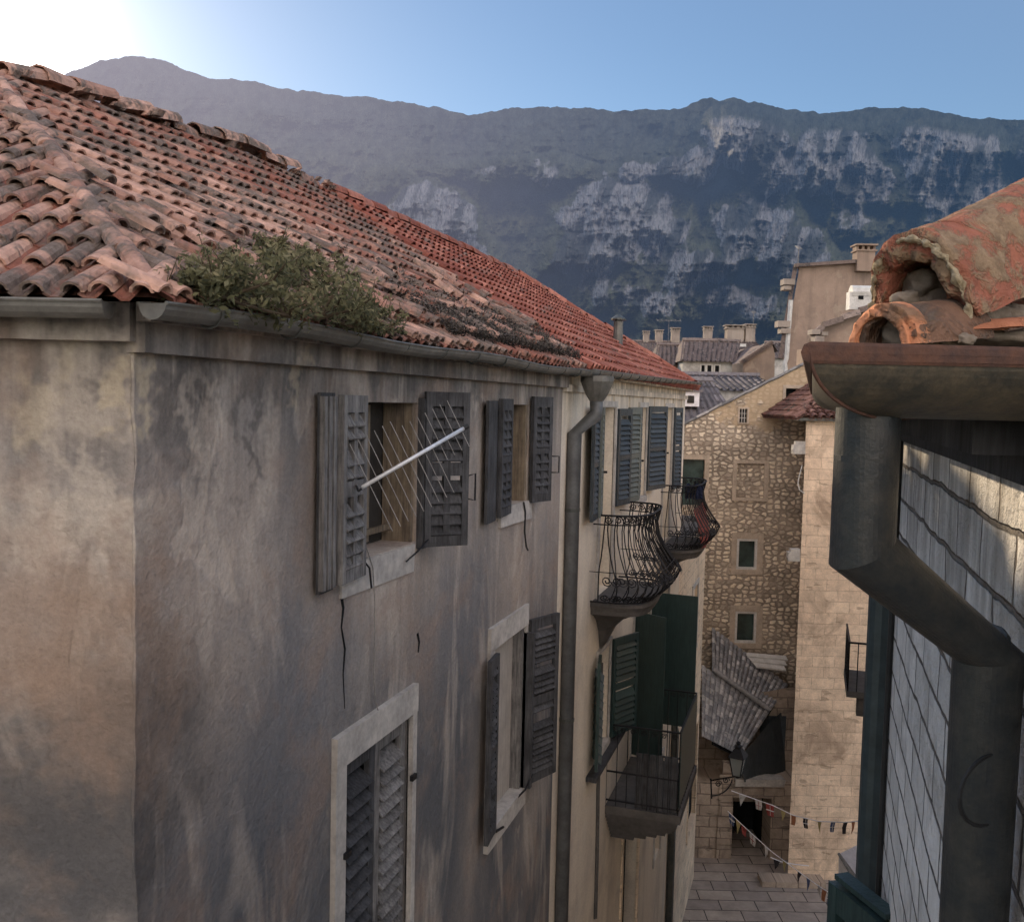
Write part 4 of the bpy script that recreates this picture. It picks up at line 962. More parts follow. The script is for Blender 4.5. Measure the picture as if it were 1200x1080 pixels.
# cloths on the farther balcony
m = MB()
ub = A.u(780, 600)
N = 12
for i in range(N):
    for j in range(6):
        P_ = lambda i, j: A.p(ub - .35 + i * .14, EZ - 1.95 - j * .12, .56 + .20 * (j / 6) + .03 * math.sin(i * 1.7 + j * .6))
        m.quad(P_(i, j), P_(i + 1, j), P_(i + 1, j + 1), P_(i, j + 1))
tag(m.build('red_cloth', MT['red_cloth'], smooth=True), 'faded red cloth hung behind the bars of the farther belly balcony', 'cloth')
m = MB(); c0 = at(813, 577, 17.3)
for i in range(6):
    for j in range(4):
        P_ = lambda i, j: c0 + R0 * (-.16 + i * .055) + Vector((0, 0, .12 - j * .06 + (.06 if i in (1, 4) and j == 0 else 0))) + F0 * (.03 * math.sin(i * 2 + j))
        m.quad(P_(i, j), P_(i + 1, j), P_(i + 1, j + 1), P_(i, j + 1))
tag(m.build('dark_garment', MT['blue_cloth']), 'dark blue garment drying above the rail of the farther belly balcony', 'garment')

# ================================================================== warm stone house beyond, lower and flat topped
S = thing('stone_house', 'low warm ashlar stone house continuing the left row below the far balcony', 'house', (-2.6, FY, 0))
g = MB(); zt = EZ - 3.1; n1 = [A.u(810, 730), A.u(816, 730), A.z(812, 760), A.z(812, 690)]; n2 = [A.u(802, 1050), A.u(810, 1050), 2.0, 4.6]
wall_holes(g, A, FY - .1, 25.6, 0, zt, [n1, n2], .08); shell(g, A, FY - .1, 25.6, 0, zt, 5)
g.box(A, 21.2, 29, 0, EZ + .6, -9, -1.75); g.build('wall', MT['lowstone'], S)  # the box is an unseen tall mass added behind to block the sun
g = MB(); g.box(A, FY - .09, 25.65, zt, zt + .12, -5, .06); g.build('roof', MT['concrete'], S)
window(S, A, n1, 'lowstone', .06, (.09, .09, .1, .1), a_mat=MT['frame_stone'])
window(S, A, n2, 'dark', .1, (.1, .1, .1, .1), a_mat=MT['lowstone'])

# ================================================================== the rubble gable house
dG = 28.4; GF = front(dG)
def gz(px, py): return GF.z(px, py)
def gu(px, py=600): return GF.u(px, py)
S = thing('gable_house', 'rubble stone house with a sloping gable edge and white framed windows, left of the tower', 'house', tuple(GF.p(gu(870), 0)))
ua, za = GF.uz(782, 507); ub_, zb_ = GF.uz(948, 424)
top = lambda u: za + (u - ua) * (zb_ - za) / (ub_ - ua)
hs = {}
def gh(a, b, c, d): return [gu(a, (c + d) / 2), gu(b, (c + d) / 2), gz((a + b) / 2, d), gz((a + b) / 2, c)]
H = dict(attic=gh(920.5, 937, 455, 477), vent=gh(866.5, 875.5, 479, 495), left=gh(797, 825, 538, 592), blocked=gh(863, 895, 543, 583), upper=gh(863, 887, 631, 667), lower=gh(861, 886, 716, 753))
g = MB(); wall_holes(g, GF, ua - 1.0, ub_ + 1.5, 0, max(h[3] for h in H.values()) + .01, list(H.values()), .2, top=None)
zm = max(h[3] for h in H.values()) + .01
# everything above the highest opening is the sloping part; cut the sheet by the verge line
g2 = MB()
def clip_top(mbs):
    out = MB()
    for f in mbs.f:
        vs = [Vector(mbs.v[i]) for i in f]; us_ = [(v - GF.o).dot(GF.du) for v in vs]
        d_ = [top(u_) - v.z for u_, v in zip(us_, vs)]
        if all(x >= 0 for x in d_): out.quad(*vs); continue
        if all(x <= 0 for x in d_): continue
        poly = []
        for i in range(len(vs)):
            a, b_ = vs[i], vs[(i + 1) % len(vs)]; da, db = d_[i], d_[(i + 1) % len(vs)]
            if da >= 0: poly.append(a)
            if (da > 0) != (db > 0): poly.append(a.lerp(b_, da / (da - db)))
        if len(poly) > 2: out.quad(*poly)
    return out
g.quad(GF.p(ua - 1, zm), GF.p(ub_ + 1.5, zm), GF.p(ub_ + 1.5, zm + 3), GF.p(ua - 1, zm + 3))
g = clip_top(g)
g.quad(GF.p(ua - 1, 0), GF.p(ua - 1, 0, -7), GF.p(ua - 1, top(ua - 1) - 3.2, -7), GF.p(ua - 1, top(ua - 1)))
g.build('wall', MT['gable'], S)
g = MB()
for k in range(16):                         # verge slabs
    a, b_ = ua - 1 + k * .37, ua - 1 + k * .37 + .36
    if b_ > ub_ + .3: break
    P0, P1 = GF.p(a, top(a) + .02, .12), GF.p(b_, top(b_) + .02 + random.uniform(-.015, .02), .12)
    g.quad(P0, P1, P1 + Vector((0, 0, .07)), P0 + Vector((0, 0, .07)), a=random.random())
    for dz in (0, .07): g.quad(P0 + Vector((0, 0, dz)), P1 + Vector((0, 0, dz)), P1 - GF.dn * .5 + Vector((0, 0, dz - .22)), P0 - GF.dn * .5 + Vector((0, 0, dz - .22)), a=random.random())
g.build('verge', MT['tile_grey'], S)
g = MB(); g.quad(GF.p(ua - 1, top(ua - 1) - .05, -.3), GF.p(ub_ + 1.5, top(ub_ + 1.5) - .05, -.3), GF.p(ub_ + 1.5, top(ub_ + 1.5) - 3.2, -7), GF.p(ua - 1, top(ua - 1) - 3.2, -7)); g.build('roof', MT['tile_far'], S)
window(S, GF, H['attic'], 'dark', .18, (.09, .09, .1, .06), a_mat=MT['lintel'])
v_ = window(S, GF, H['vent'], 'dark', .12, (.05, .05, .05, .04), a_mat=MT['lintel']); m = MB(); u0, u1, z0, z1 = H['vent']
for k in (1, 2): m.box(GF, u0 + (u1 - u0) * k / 3 - .012, u0 + (u1 - u0) * k / 3 + .012, z0, z1, -.02, .0); m.box(GF, u0, u1, z0 + (z1 - z0) * k / 3 - .012, z0 + (z1 - z0) * k / 3 + .012, -.045, -.022)
m.build('grille', MT['frame_stone'], v_)
window(S, GF, H['left'], 'glass', .12, (.1, .14, .14, .06), a_mat=MT['lintel'])
window(S, GF, H['blocked'], 'gable', .06, (.12, .14, .1, .1), a_mat=MT['lintel'])
for k in ('upper', 'lower'):
    w_ = window(S, GF, H[k], 'glass', .14, (.16, .18, .18, .16), a_mat=MT['lintel']); u0, u1, z0, z1 = H[k]; m = MB(); t_ = .07
    m.box(GF, u0 - .03, u0 + t_, z0 - .02, z1 + .02, -.08, .02); m.box(GF, u1 - t_, u1 + .03, z0 - .02, z1 + .02, -.08, .02); m.box(GF, u0 + t_, u1 - t_, z1 - t_, z1 + .02, -.08, .018); m.box(GF, u0 + t_, u1 - t_, z0 - .02, z0 + t_, -.08, .018)
    m.build('casement', MT['white'], w_)
# ================================================================== low slab-roofed wing and the arch wall
dA = 26.3; AF = front(dA)
L = thing('arch_building', 'low stone wing with grey slab roofs above a dark street passage', 'building', tuple(AF.p(AF.u(880), 0)))
oa = [AF.u(857.5, 970), AF.u(903, 970), -.3, AF.z(880, 934)]
g = MB(); wall_holes(g, AF, AF.u(800, 900), AF.u(960, 900), -.3, AF.z(880, 916), [oa], .9)
g.quad(AF.p(AF.u(800), AF.z(880, 916)), AF.p(AF.u(960), AF.z(880, 916)), AF.p(AF.u(960), AF.z(880, 916), -1.0), AF.p(AF.u(800), AF.z(880, 916), -1.0))
g.build('wall', MT['arch'], L)
m = MB(); m.box(AF, AF.u(861, 915), AF.u(919, 915), AF.z(890, 921), AF.z(890, 912), -.4, .06, jit=.02); m.build('ledge', MT['frame_stone'], L)
m = MB(); m.box(AF, oa[0] - .1, oa[1] + .1, 0, oa[3] + .2, -2.0, -1.9); m.box(AF, oa[0] - .1, oa[0], 0, oa[3] + .2, -1.9, -.9); m.box(AF, oa[1], oa[1] + .1, 0, oa[3] + .2, -1.9, -.9); m.box(AF, oa[0], oa[1], oa[3], oa[3] + .1, -1.9, -.9); m.build('passage', MT['dark'], L)
m = MB(); m.box(AF, oa[0] - .35, oa[0] - .02, oa[3], oa[3] + .26, -.01, .04, jit=.01); m.box(AF, oa[0] - .02, oa[1] + .3, oa[3], oa[3] + .28, -.01, .03, jit=.01)
for k in range(7): m.box(AF, oa[0] - random.uniform(.3, .45), oa[0] - .0, k * .52 * .8 + .02, k * .52 * .8 + .4, -.01, .035 + .01 * (k % 2), jit=.008)
m.build('door_surround', MT['arch'], L)
# wall under the slab roofs, set back
BF = front(27.3); zl = BF.z(880, 916)
g = MB(); hb = [BF.u(890, 880), BF.u(917, 880), zl + .1, BF.z(905, 850)]
g.quad(BF.p(BF.u(800), zl - .6), BF.p(BF.u(960), zl - .6), BF.p(BF.u(960), BF.z(930, 800)), BF.p(BF.u(800), BF.z(830, 830))); g.build('upper_wall', MT['arch'], L)
g = MB(); g.box(BF, BF.u(889, 880), BF.u(919, 880), zl - .05, BF.z(905, 838), .02, .06); g.build('dark_opening', MT['bluegrey'], L)
def slabs(mb, P00, P10, P11, P01, nu, nv, th=.03, r=0):
    """rows of overlapping slabs over a quad: 00-10 along the top, 01-11 along the eave"""
    for j in range(nv):
        for i in range(nu):
            a, b_ = i / nu, (i + .94) / nu; c_, d_ = j / nv, (j + 1.25) / nv
            f = lambda u_, v: (P00.lerp(P10, u_)).lerp(P01.lerp(P11, u_), v)
            n = (P10 - P00).cross(P01 - P00).normalized(); n = n if n.z > 0 else -n
            q = [f(a, c_), f(b_, c_), f(b_, d_) + n * th * 1.6, f(a, d_) + n * th * 1.6]; j_ = n * random.uniform(0, .025)
            q = [x + j_ for x in q]; v_ = random.random()
            mb.quad(*q, a=v_); mb.quad(q[3], q[2], q[2] - n * th * 1.8, q[3] - n * th * 1.8, a=v_ * .4); mb.quad(q[1], q[2], q[2] - n * th, q[1] - n * th, a=v_ * .5)
g = MB()
slabs(g, at(836, 738, 28.2), at(884, 764, 28.2), at(923, 806, 27.6), at(903, 830, 26.9), 1, 1)
g = MB()
def bilrows(mb, A0, A1, B0, B1, nr, nc, mat_a=.5):
    """tile rows running from edge A (A0..A1) to edge B (B0..B1)"""
    n = (A1 - A0).cross(B0 - A0).normalized(); n = n if n.z > 0 else -n
    for i in range(nr):
        f0, f1 = i / nr, (i + .93) / nr
        for j in range(nc):
            g0, g1 = j / nc, (j + 1.1) / nc; h = random.uniform(0, .02)
            a = A0.lerp(A1, f0).lerp(B0.lerp(B1, f0), g0); b_ = A0.lerp(A1, f1).lerp(B0.lerp(B1, f1), g0)
            c_ = A0.lerp(A1, f1).lerp(B0.lerp(B1, f1), g1); d_ = A0.lerp(A1, f0).lerp(B0.lerp(B1, f0), g1)
            m_ = (a + b_) / 2 + n * .05; m2 = (c_ + d_) / 2 + n * (.05 + .02); v = random.random()
            a, b_ = a + n * h, b_ + n * h; c_, d_ = c_ + n * (h + .02), d_ + n * (h + .02)
            mb.quad(a, m_, m2, d_, a=v); mb.quad(m_, b_, c_, m2, a=v * .8); mb.quad(d_, m2, c_, a=.1)
bilrows(g, at(834, 735, 28.3), at(924, 803, 27.9), at(834, 787, 27.2), at(903, 833, 27.0), 17, 9)
bilrows(g, at(822, 779, 27.2), at(903, 833, 27.0), at(822, 862, 25.95), at(868, 885, 25.9), 14, 12)
g.build('slab_roof', MT['tile_grey'], L)
g = MB(); g.quad(at(834, 738, 28.4), at(924, 804, 28.0), at(903, 834, 27.1), at(834, 788, 27.3)); g.quad(at(834, 788, 27.3), at(903, 834, 27.1), at(866, 888, 26.0), at(834, 872, 26.0)); g.build('roof_deck', MT['dark'], L)
g = MB(); g.tube([at(836, 784, 27.1), at(902, 831, 26.85)], .07, 8); g.build('valley_strip', MT['tile_grey'], L)
g = MB(); g.quad(at(868, 886, 26.0), at(903, 845, 26.8), at(918, 832, 27.4), at(921, 918, 27.2), at(872, 916, 26.2)); g.build('shaded_wall', MT['bluegrey'], L)  # wall sheet coloured dark blue-grey to paint in its shade
# corrugated canopy
CP = thing('corrugated_canopy', 'small white corrugated canopy sheet above the grey slab roof', 'canopy', tuple(at(900, 775, 27.9)))
m = MB()
for k in range(3):
    a0, a1 = at(872 + k * 5, 764 + k * 6, 28.1 - k * .15), at(921 - k * 1, 768 + k * 6, 28.1 - k * .15)
    b0, b1 = at(876 + k * 5, 769 + k * 6, 28.0 - k * .15), at(923 - k * 1, 773 + k * 6, 28.0 - k * .15)
    m.quad(a0, a1, b1, b0)
    m.bar(b0, b1, .05)
m.build('canopy_sheet', MT['white'], CP)
m = MB(); m.bar(at(876, 785, 28.2), at(921, 786, 28.2), .06); m.build('canopy_rail', MT['frame_stone'], CP)
# ================================================================== the pale stone tower house
dT = 25.2; TF = front(dT)
T = thing('tower_house', 'tall warm limestone tower house with a small dark hip roof, closing the street', 'tower', tuple(TF.p(TF.u(980), 0)))
zt = TF.z(960, 490)
def battered(mb):
    n = 24
    for k in range(n):
        z0, z1 = zt * k / n, zt * (k + 1) / n
        L0 = lambda z: TF.u(945, 490) + (TF.u(919, 1000) - TF.u(945, 490) + .12) * ((zt - z) / zt)
        mb.quad(TF.p(L0(z0), z0), TF.p(TF.u(1075), z0), TF.p(TF.u(1075), z1), TF.p(L0(z1), z1))
        mb.quad(TF.p(L0(z0), z0), TF.p(L0(z1), z1), TF.p(L0(z1), z1) + Vector((0, 5, 0)), TF.p(L0(z0), z0) + Vector((0, 5, 0)))
g = MB(); battered(g); g.quad(TF.p(TF.u(1075), 0), TF.p(TF.u(1075), 0, -5), TF.p(TF.u(1075), zt, -5), TF.p(TF.u(1075), zt)); g.build('wall', MT['tower'], T)
r = MB(); e0 = TF.p(TF.u(934, 490), zt + .02, .2); apex = TF.p(TF.u(1000, 440), zt + 1.05, -2.2)
e1 = TF.p(TF.u(1075), zt + .02, .2); e2_ = TF.p(TF.u(934, 490), zt + .02, -4.5)
r.quad(e0, e1, TF.p(TF.u(1075), zt + 1.05, -2.2), apex); r.quad(e0, apex, e2_)
r.build('roof_deck', MT['tile_dark'], T)
r = MB(); w_ = (e1 - e0).length
tile_field(r, e0 - Vector((0, 0, .02)), R0[:2], F0[:2], 1.03 / 2.4, 0, w_, 2.4, lambda s, a: s > a * (TF.u(1000, 440) - TF.u(934, 490)) / 2.4, sp=.21, r=.09)
tile_field(r, e2_ - Vector((0, 0, .02)), (-F0)[:2], R0[:2], 1.05 / ((TF.u(1000, 440) - TF.u(934, 490))), 0, 4.7, (TF.u(1000, 440) - TF.u(934, 490)), lambda s, a: s < 4.7 - a * 1.6 and s > a, sp=.21, r=.09)
r.build('roof', MT['tile_dark'], T)
m = MB(); m.box(TF, TF.u(932, 490), TF.u(1075), zt - .07, zt + .0, -.1, .24); m.build('eave_strip', MT['zinc_dark'], T)
for (px, py, hh) in ((937, 525, .3), (931, 651, .3)):
    m = MB(); u_, z_ = TF.uz(px, py, .1); m.box(TF, u_ - .16, u_ + .16, z_ - hh / 2, z_ + hh / 2 - .06, -.1, .1, jit=.01); m.box(TF, u_ - .1, u_ + .16, z_ + hh / 2 - .06, z_ + hh / 2 + .03, -.1, .08)
    m.tube([TF.p(u_ - .12, z_ - .05, .11), TF.p(u_ - .12, z_ - .05, .0)], .07, 8); m.build('stone_bracket', MT['frame_stone'], T)
m = MB(); m.tube([TF.p(*TF.uz(x, y, .06), .06) for x, y in ((940, 545), (937, 556), (935, 566), (937, 574), (943, 578))], .013, 5); m.build('wall_wire', MT['white'], T)
# small balcony on the row at the right
RR = thing('street_row', 'plain house row set back on the right, mostly hidden by the near wall', 'house', (1.75, 7, 0))
m = MB(); RF = Frame((1.45, 5.6), (0, 1), (-1, 0)); m.box(RF, 0, 16.6, 0, EZ - .3, -4, 0); m.build('wall', MT['lowstone'], RR)
m = MB(); m.box(RF, -.1, 16.7, EZ - .3, EZ - .1, -4, .15); m.build('roof', MT['tile_far'], RR)
yb = 19.0
m = MB(); zz = at(1015, 790, 19).z; m.box(RF, yb - 5.6, yb - 5.6 + 1.6, zz - .12, zz, 0, .6); m.box(RF, yb - 5.5, yb - 5.3, zz - .5, zz - .12, 0, .4); bl_ = m.build('balcony', MT['concrete'], RR)
m = MB()
for k in range(9): m.bar(RF.p(yb - 5.6 + k * .2, zz, .58), RF.p(yb - 5.6 + k * .2, zz + .95, .58), .02)
for k in range(4): m.bar(RF.p(yb - 5.6, zz, .58 - k * .16), RF.p(yb - 5.6, zz + .95, .58 - k * .16), .02)
m.bar(RF.p(yb - 5.6, zz + .95, .58), RF.p(yb - 4.0, zz + .95, .58), .035); m.bar(RF.p(yb - 5.6, zz + .95, .0), RF.p(yb - 5.6, zz + .95, .58), .035)
m.build('railing', MT['iron'], bl_)

# ================================================================== houses beyond
def chimney(parent, p, w=.5, h=1.1, mat='plaster_far', cap=True, name='chimney', fl=3):
    m = MB(); m.obox(p + Vector((0, 0, h / 2 - .3)), R0 * w / 2, F0 * w * .4, Vector((0, 0, h / 2 + .3)))
    if cap:
        m.obox(p + Vector((0, 0, h + .03)), R0 * w * .58, F0 * w * .48, Vector((0, 0, .035)))
        for k in range(fl + 1): m.obox(p + Vector((0, 0, h + .16)) + R0 * w * (-.5 + k / fl) * .95, R0 * w * .07, F0 * w * .3, Vector((0, 0, .1)))
        m.obox(p + Vector((0, 0, h + .3)), R0 * w * .62, F0 * w * .5, Vector((0, 0, .04)))
    return m.build(name, MT[mat], parent)
def antenna(label, p, h=1.6, s=.5):
    t = thing('tv_antenna', label, 'antenna', tuple(p))
    m = MB(); m.bar(p, p + Vector((0, 0, h)), .03); m.build('mast', MT['wire'], t)
    m = MB(); m.bar(p + Vector((0, 0, h)) - R0 * s, p + Vector((0, 0, h)) + R0 * s, .03)
    for k in range(6): q = p + Vector((0, 0, h)) + R0 * s * (-1 + k * .4); m.bar(q - F0 * .3 - Vector((0, 0, .12)), q + F0 * .3 + Vector((0, 0, .12)), .02)
    m.build('crossbar', MT['wire'], t); return t
# tall plaster house
d = 46; PF = front(d); px_ = lambda x, y: PF.uz(x, y)
TH = thing('plaster_house', 'tall brown plastered house with a blank end wall and a chimney behind the tower roof', 'house', tuple(PF.p(PF.u(970), 0)))
m = MB(); a = PF.p(PF.u(917, 600), 0); b0 = PF.p(*px_(918, 420)); b1 = PF.p(*px_(937, 312)); c1 = PF.p(*px_(1060, 303)); c0 = PF.p(PF.u(1060), 0)
m.quad(a, c0, c1, b1, b0); Yv = Vector((0, 9, 0)); m.quad(a, b0, b0 + Yv, a + Yv); m.quad(b0, b1, b1 + Yv, b0 + Yv); m.build('wall', MT['plaster_tall'], TH)
m = MB(); m.quad(b1 + Vector((0, 0, .02)) - R0 * .2 - F0 * .25, c1 + Vector((0, 0, .02)) - F0 * .25, c1 + Yv + Vector((0, 0, .3)), b1 + Yv + Vector((0, 0, .3)))
m.bar(b1 - R0 * .3 - F0 * .2, c1 - F0 * .2, .16); m.bar(b1 - R0 * .2, b0 - R0 * .15, .2); m.build('roof', MT['tile_far'], TH)
chimney(TH, PF.p(*px_(1012, 304)), .85, .35, 'plaster_tall')
m = MB(); m.tube([PF.p(*px_(926, 352), .1), PF.p(*px_(921, 420), .1), PF.p(*px_(919, 426), .1), PF.p(*px_(924, 470), .1)], .12, 6); m.build('downpipe', MT['white'], TH)
for (x, y, s) in ((923, 331, .28), (921, 338, .18), (917, 380, .3), (919, 388, .24)): m = MB(); m.obox(PF.p(*px_(x, y)), R0 * s, F0 * .3, Vector((0, 0, s * .5))); m.build('cornice_stone', MT['plaster_far'], TH)
antenna('thin antenna at the left end of the plaster house roof', PF.p(*px_(935, 312)), .9, .08)
# brown shed-roofed house in front of it
d = 38; QF = front(d); qx = lambda x, y: QF.uz(x, y)
SH = thing('brown_house', 'low brown house with a rising roof edge and white dormer before the plaster house', 'house', tuple(QF.p(QF.u(990), 0)))
m = MB(); pts = [QF.p(QF.u(948), 0), QF.p(QF.u(1070), 0), QF.p(*qx(1070, 350)), QF.p(*qx(1020, 364)), QF.p(*qx(957, 386)), QF.p(*qx(948, 400))]; m.quad(*pts); m.quad(pts[0], pts[5], pts[5] + Vector((0, 5, 0)), pts[0] + Vector((0, 5, 0))); m.build('wall', MT['plaster_tall'], SH)
m = MB()
for a_, b_ in zip([(950, 394), (962, 381), (985, 372), (1005, 364), (1030, 355)], [(962, 383), (985, 374), (1005, 366), (1030, 357), (1070, 345)]):
    P0, P1 = QF.p(*qx(*a_), .2), QF.p(*qx(*b_), .2); m.quad(P0, P1, P1 + Vector((0, 5, -1.2)), P0 + Vector((0, 5, -1.2))); m.bar(P0, P1, .22, a=random.random())
m.build('roof', MT['tile_far'], SH)
m = MB(); m.box(QF, QF.u(998, 345), QF.u(1022), QF.z(1000, 362), QF.z(1000, 341), -.6, -.2); m.tube([QF.p(QF.u(998, 345) + .1, QF.z(1000, 341), -.4), QF.p(QF.u(1022), QF.z(1000, 341), -.4)], .28, 10); dr = m.build('dormer', MT['white'], SH)
m = MB(); m.box(QF, QF.u(1008, 345), QF.u(1014, 345), QF.z(1000, 350), QF.z(1000, 344), -.21, -.17); m.build('pane', MT['dark'], dr)
for (x, y, s) in ((951, 390, .16), (955, 398, .18), (961, 392, .12)): m = MB(); m.obox(QF.p(*qx(x, y), .3), R0 * s, F0 * .3, Vector((0, 0, s * .6))); m.build('cornice_stone', MT['plaster_far'], SH)
# grey-green pilaster strip between gable and tower
m = MB(); KF = front(29.5); m.box(KF, KF.u(943, 460), KF.u(960, 460), 4, KF.z(950, 408), -1, 0); m.tube([KF.p(KF.u(959, 450), KF.z(959, 408), .05), KF.p(KF.u(957, 450), 5, .05)], .09, 6, a=.2)
m.quad(KF.p(KF.u(960, 460), 4, -.3), KF.p(KF.u(1080), 4, -.3), KF.p(KF.u(1080), KF.z(1000, 405), -.3), KF.p(KF.u(960, 460), KF.z(960, 412), -.3))
tag(m.build('party_wall', MT['plaster_tall']), 'narrow grey plaster party wall rising between the gable house and the tower', 'wall')

def house(label, d, x0, x1, yw, ye, yr, mat='plaster_far', rmat='tile_far', xr=None, wins=(), depth=6, chims=(), wmat='dark', cmat='plaster_far'):
    """eaves-on house: wall x0..x1 from the street up to eave ye, ridge at height yr"""
    HF = front(d); z = lambda y: HF.z((x0 + x1) / 2, y); u0, u1 = HF.u(x0, ye), HF.u(x1, ye)
    t = thing('far_house', label, 'house', tuple(HF.p((u0 + u1) / 2, 0)))
    g = MB(); hs = [[HF.u(a, b), HF.u(c, b), z(e), z(b)] for a, c, b, e in wins]
    wall_holes(g, HF, u0, u1, 0, z(ye), hs, .15); shell(g, HF, u0, u1, 0, z(ye), depth, bk=(0, 1, 0) if x0 > 860 else (-.3, .95, 0)); g.build('wall', MT[mat], t)
    for h in hs: window(t, HF, h, wmat, .12, (.08, .08, .08, .08), a_mat=MT['white'])
    xr = xr or (x0 + 4, x1 - 4); rz = HF.z((x0 + x1) / 2, yr, -depth / 2); ua, ub2 = HF.u(xr[0], yr, -depth / 2), HF.u(xr[1], yr, -depth / 2)
    E0, E1 = HF.p(u0 - .2, z(ye), .3), HF.p(u1 + .2, z(ye), .3); K0, K1 = HF.p(ua, rz, -depth / 2), HF.p(ub2, rz, -depth / 2); X0, X1 = HF.p(u0 - .2, z(ye), -depth), HF.p(u1 + .2, z(ye), -depth)
    r = MB(); r.quad(E0, E1, K1, K0); r.quad(X0, X1, K1, K0); r.quad(E0, K0, X0); r.quad(E1, K1, X1)
    n = max(6, int((E1 - E0).length / .28)); 
    for i in range(n):
        f = (i + .5) / n; a_, b_ = E0.lerp(E1, f), K0.lerp(K1, f)
        for k_ in range(7): r.tube([a_.lerp(b_, k_ / 7) + Vector((0, 0, .05 + random.uniform(0, .02))), a_.lerp(b_, (k_ + 1.05) / 7) + Vector((0, 0, .025))], [.062, .05], 4, a=random.random(), caps=False)
    r.tube([K0 + Vector((0, 0, .05)), K1 + Vector((0, 0, .05))], .14, 5, a=.7)
    r.build('roof', MT[rmat], t)
    for c in chims:
        cp = HF.p(HF.u(c[0], c[1], -depth / 2), HF.z(c[0], c[1], -depth / 2), -depth / 2); chimney(t, cp, c[2], c[3], cmat)
    return t, HF
# roofs just beyond the cream building
t1, HF = house('blue-grey tiled house with a small pale dormer just beyond the cream building', 34, 775, 870, 0, 508, 447, rmat='tile_bluegrey', xr=(780, 835), mat='plaster_far')
m = MB(); a_ = HF.uz(805, 476, .2); b_ = HF.uz(827, 459, .2); m.box(HF, a_[0], b_[0], a_[1], b_[1], -2.2, -.9); dr = m.build('dormer', MT['canvas'], t1)
m = MB(); m.box(HF, a_[0] + .2, b_[0] - .2, a_[1] + .12, b_[1] - .14, -.9, -.86); m.build('pane', MT['interior'], dr)
m = MB(); m.box(HF, a_[0] - .1, b_[0] + .1, b_[1], b_[1] + .1, -2.2, -.8); m.build('dormer_roof', MT['tile_bluegrey'], dr)
house('slate-blue low roof behind the gable edge with a pale wall strip', 40, 822, 905, 0, 458, 441, rmat='tile_bluegrey', xr=(800, 890), mat='white_wall')
house('small white walled house with a row of dark windows under a brown roof', 60, 800, 858, 0, 424, 400, xr=(800, 868), mat='white_wall', wins=((809, 813, 427.5, 440), (822, 827, 427.5, 440), (838, 842, 428, 440), (853, 857, 428, 440)) and ((822, 826, 428, 439), (838, 843, 428, 439), (829, 834, 428, 439)), depth=7)
house('brown walled house end left of the small white house', 62, 770, 822, 0, 428, 405, xr=(770, 822), mat='plaster_tall', wins=((809, 814, 430, 441), (780, 785, 430, 441)), depth=6)
# gable-on house
GF2 = front(57); q = lambda x, y: GF2.p(*GF2.uz(x, y))
t = thing('far_house', 'brown gable-end house with its roof falling to the left, right of the small white house', 'house', tuple(GF2.p(GF2.u(887), 0)))
m = MB(); m.quad(GF2.p(GF2.u(869), 0), GF2.p(GF2.u(908), 0), q(908, 415), q(905, 403), q(871, 424)); m.build('wall', MT['plaster_tall'], t)
m = MB(); o_ = F0 * 8 ; m.quad(q(868, 425) - F0 * .2, q(905, 401) - F0 * .2, q(905, 401) + o_, q(868, 425) + o_); m.bar(q(868, 425), q(905, 401), .25); m.quad(q(905, 401), q(912, 412), q(912, 412) + o_, q(905, 401) + o_); m.build('roof', MT['tile_far'], t)
t, HF = house('long old house whose roof carries a row of chimneys, farthest left', 84, 740, 800, 0, 412, 401, xr=(735, 800), depth=9, chims=((757, 402, .55, .8), (772, 402, .65, .9), (791, 402, .75, 1.1)))
t, HF = house('long grey roofed house with three broad chimneys on its ridge, before the mountain', 80, 800, 905, 0, 420, 399, xr=(800, 885), depth=10, chims=((829, 400, .75, 1.0), (860, 400, 1.45, 1.1), (878, 400, .85, 1.2)), mat='plaster_far')
m = MB(); 
for x, y in ((868, 405), (849, 402)): 
    a_ = HF.uz(x, y, -2); m.box(HF, a_[0] - .5, a_[0] + .4, a_[1] - .1, a_[1] + .15, -1.9, -1.7)
m.build('roof_window', MT['white'], t)
house('pale gabled house at the right end of the far roofs below the plaster house', 74, 890, 932, 0, 420, 402, xr=(896, 918), mat='white_wall', wins=((901, 904, 424, 433),), depth=8)
antenna('television antenna among the far left chimneys', at(783, 402, 80), 1.9, 1.0)
antenna('slim antenna pole beside the rightmost far chimney', at(882, 400, 78), 2.4, .15)

# ================================================================== the near corner on the right
c_ = at(1040, 400, 1.35)
RB = thing('corner_building', 'close limewashed block building on the right with old gutter and stacked roof tiles', 'building', (.32, 2, 0))
RW = Frame((.335, 0), (0, 1), (-1, 0))
m = MB(); m.box(RW, -1.5, 3.95, 0, EZ - .035, -.5, 0); m.build('wall', MT['rightwall'], RB)
def P_(px, py, d): return at(px, py, d)
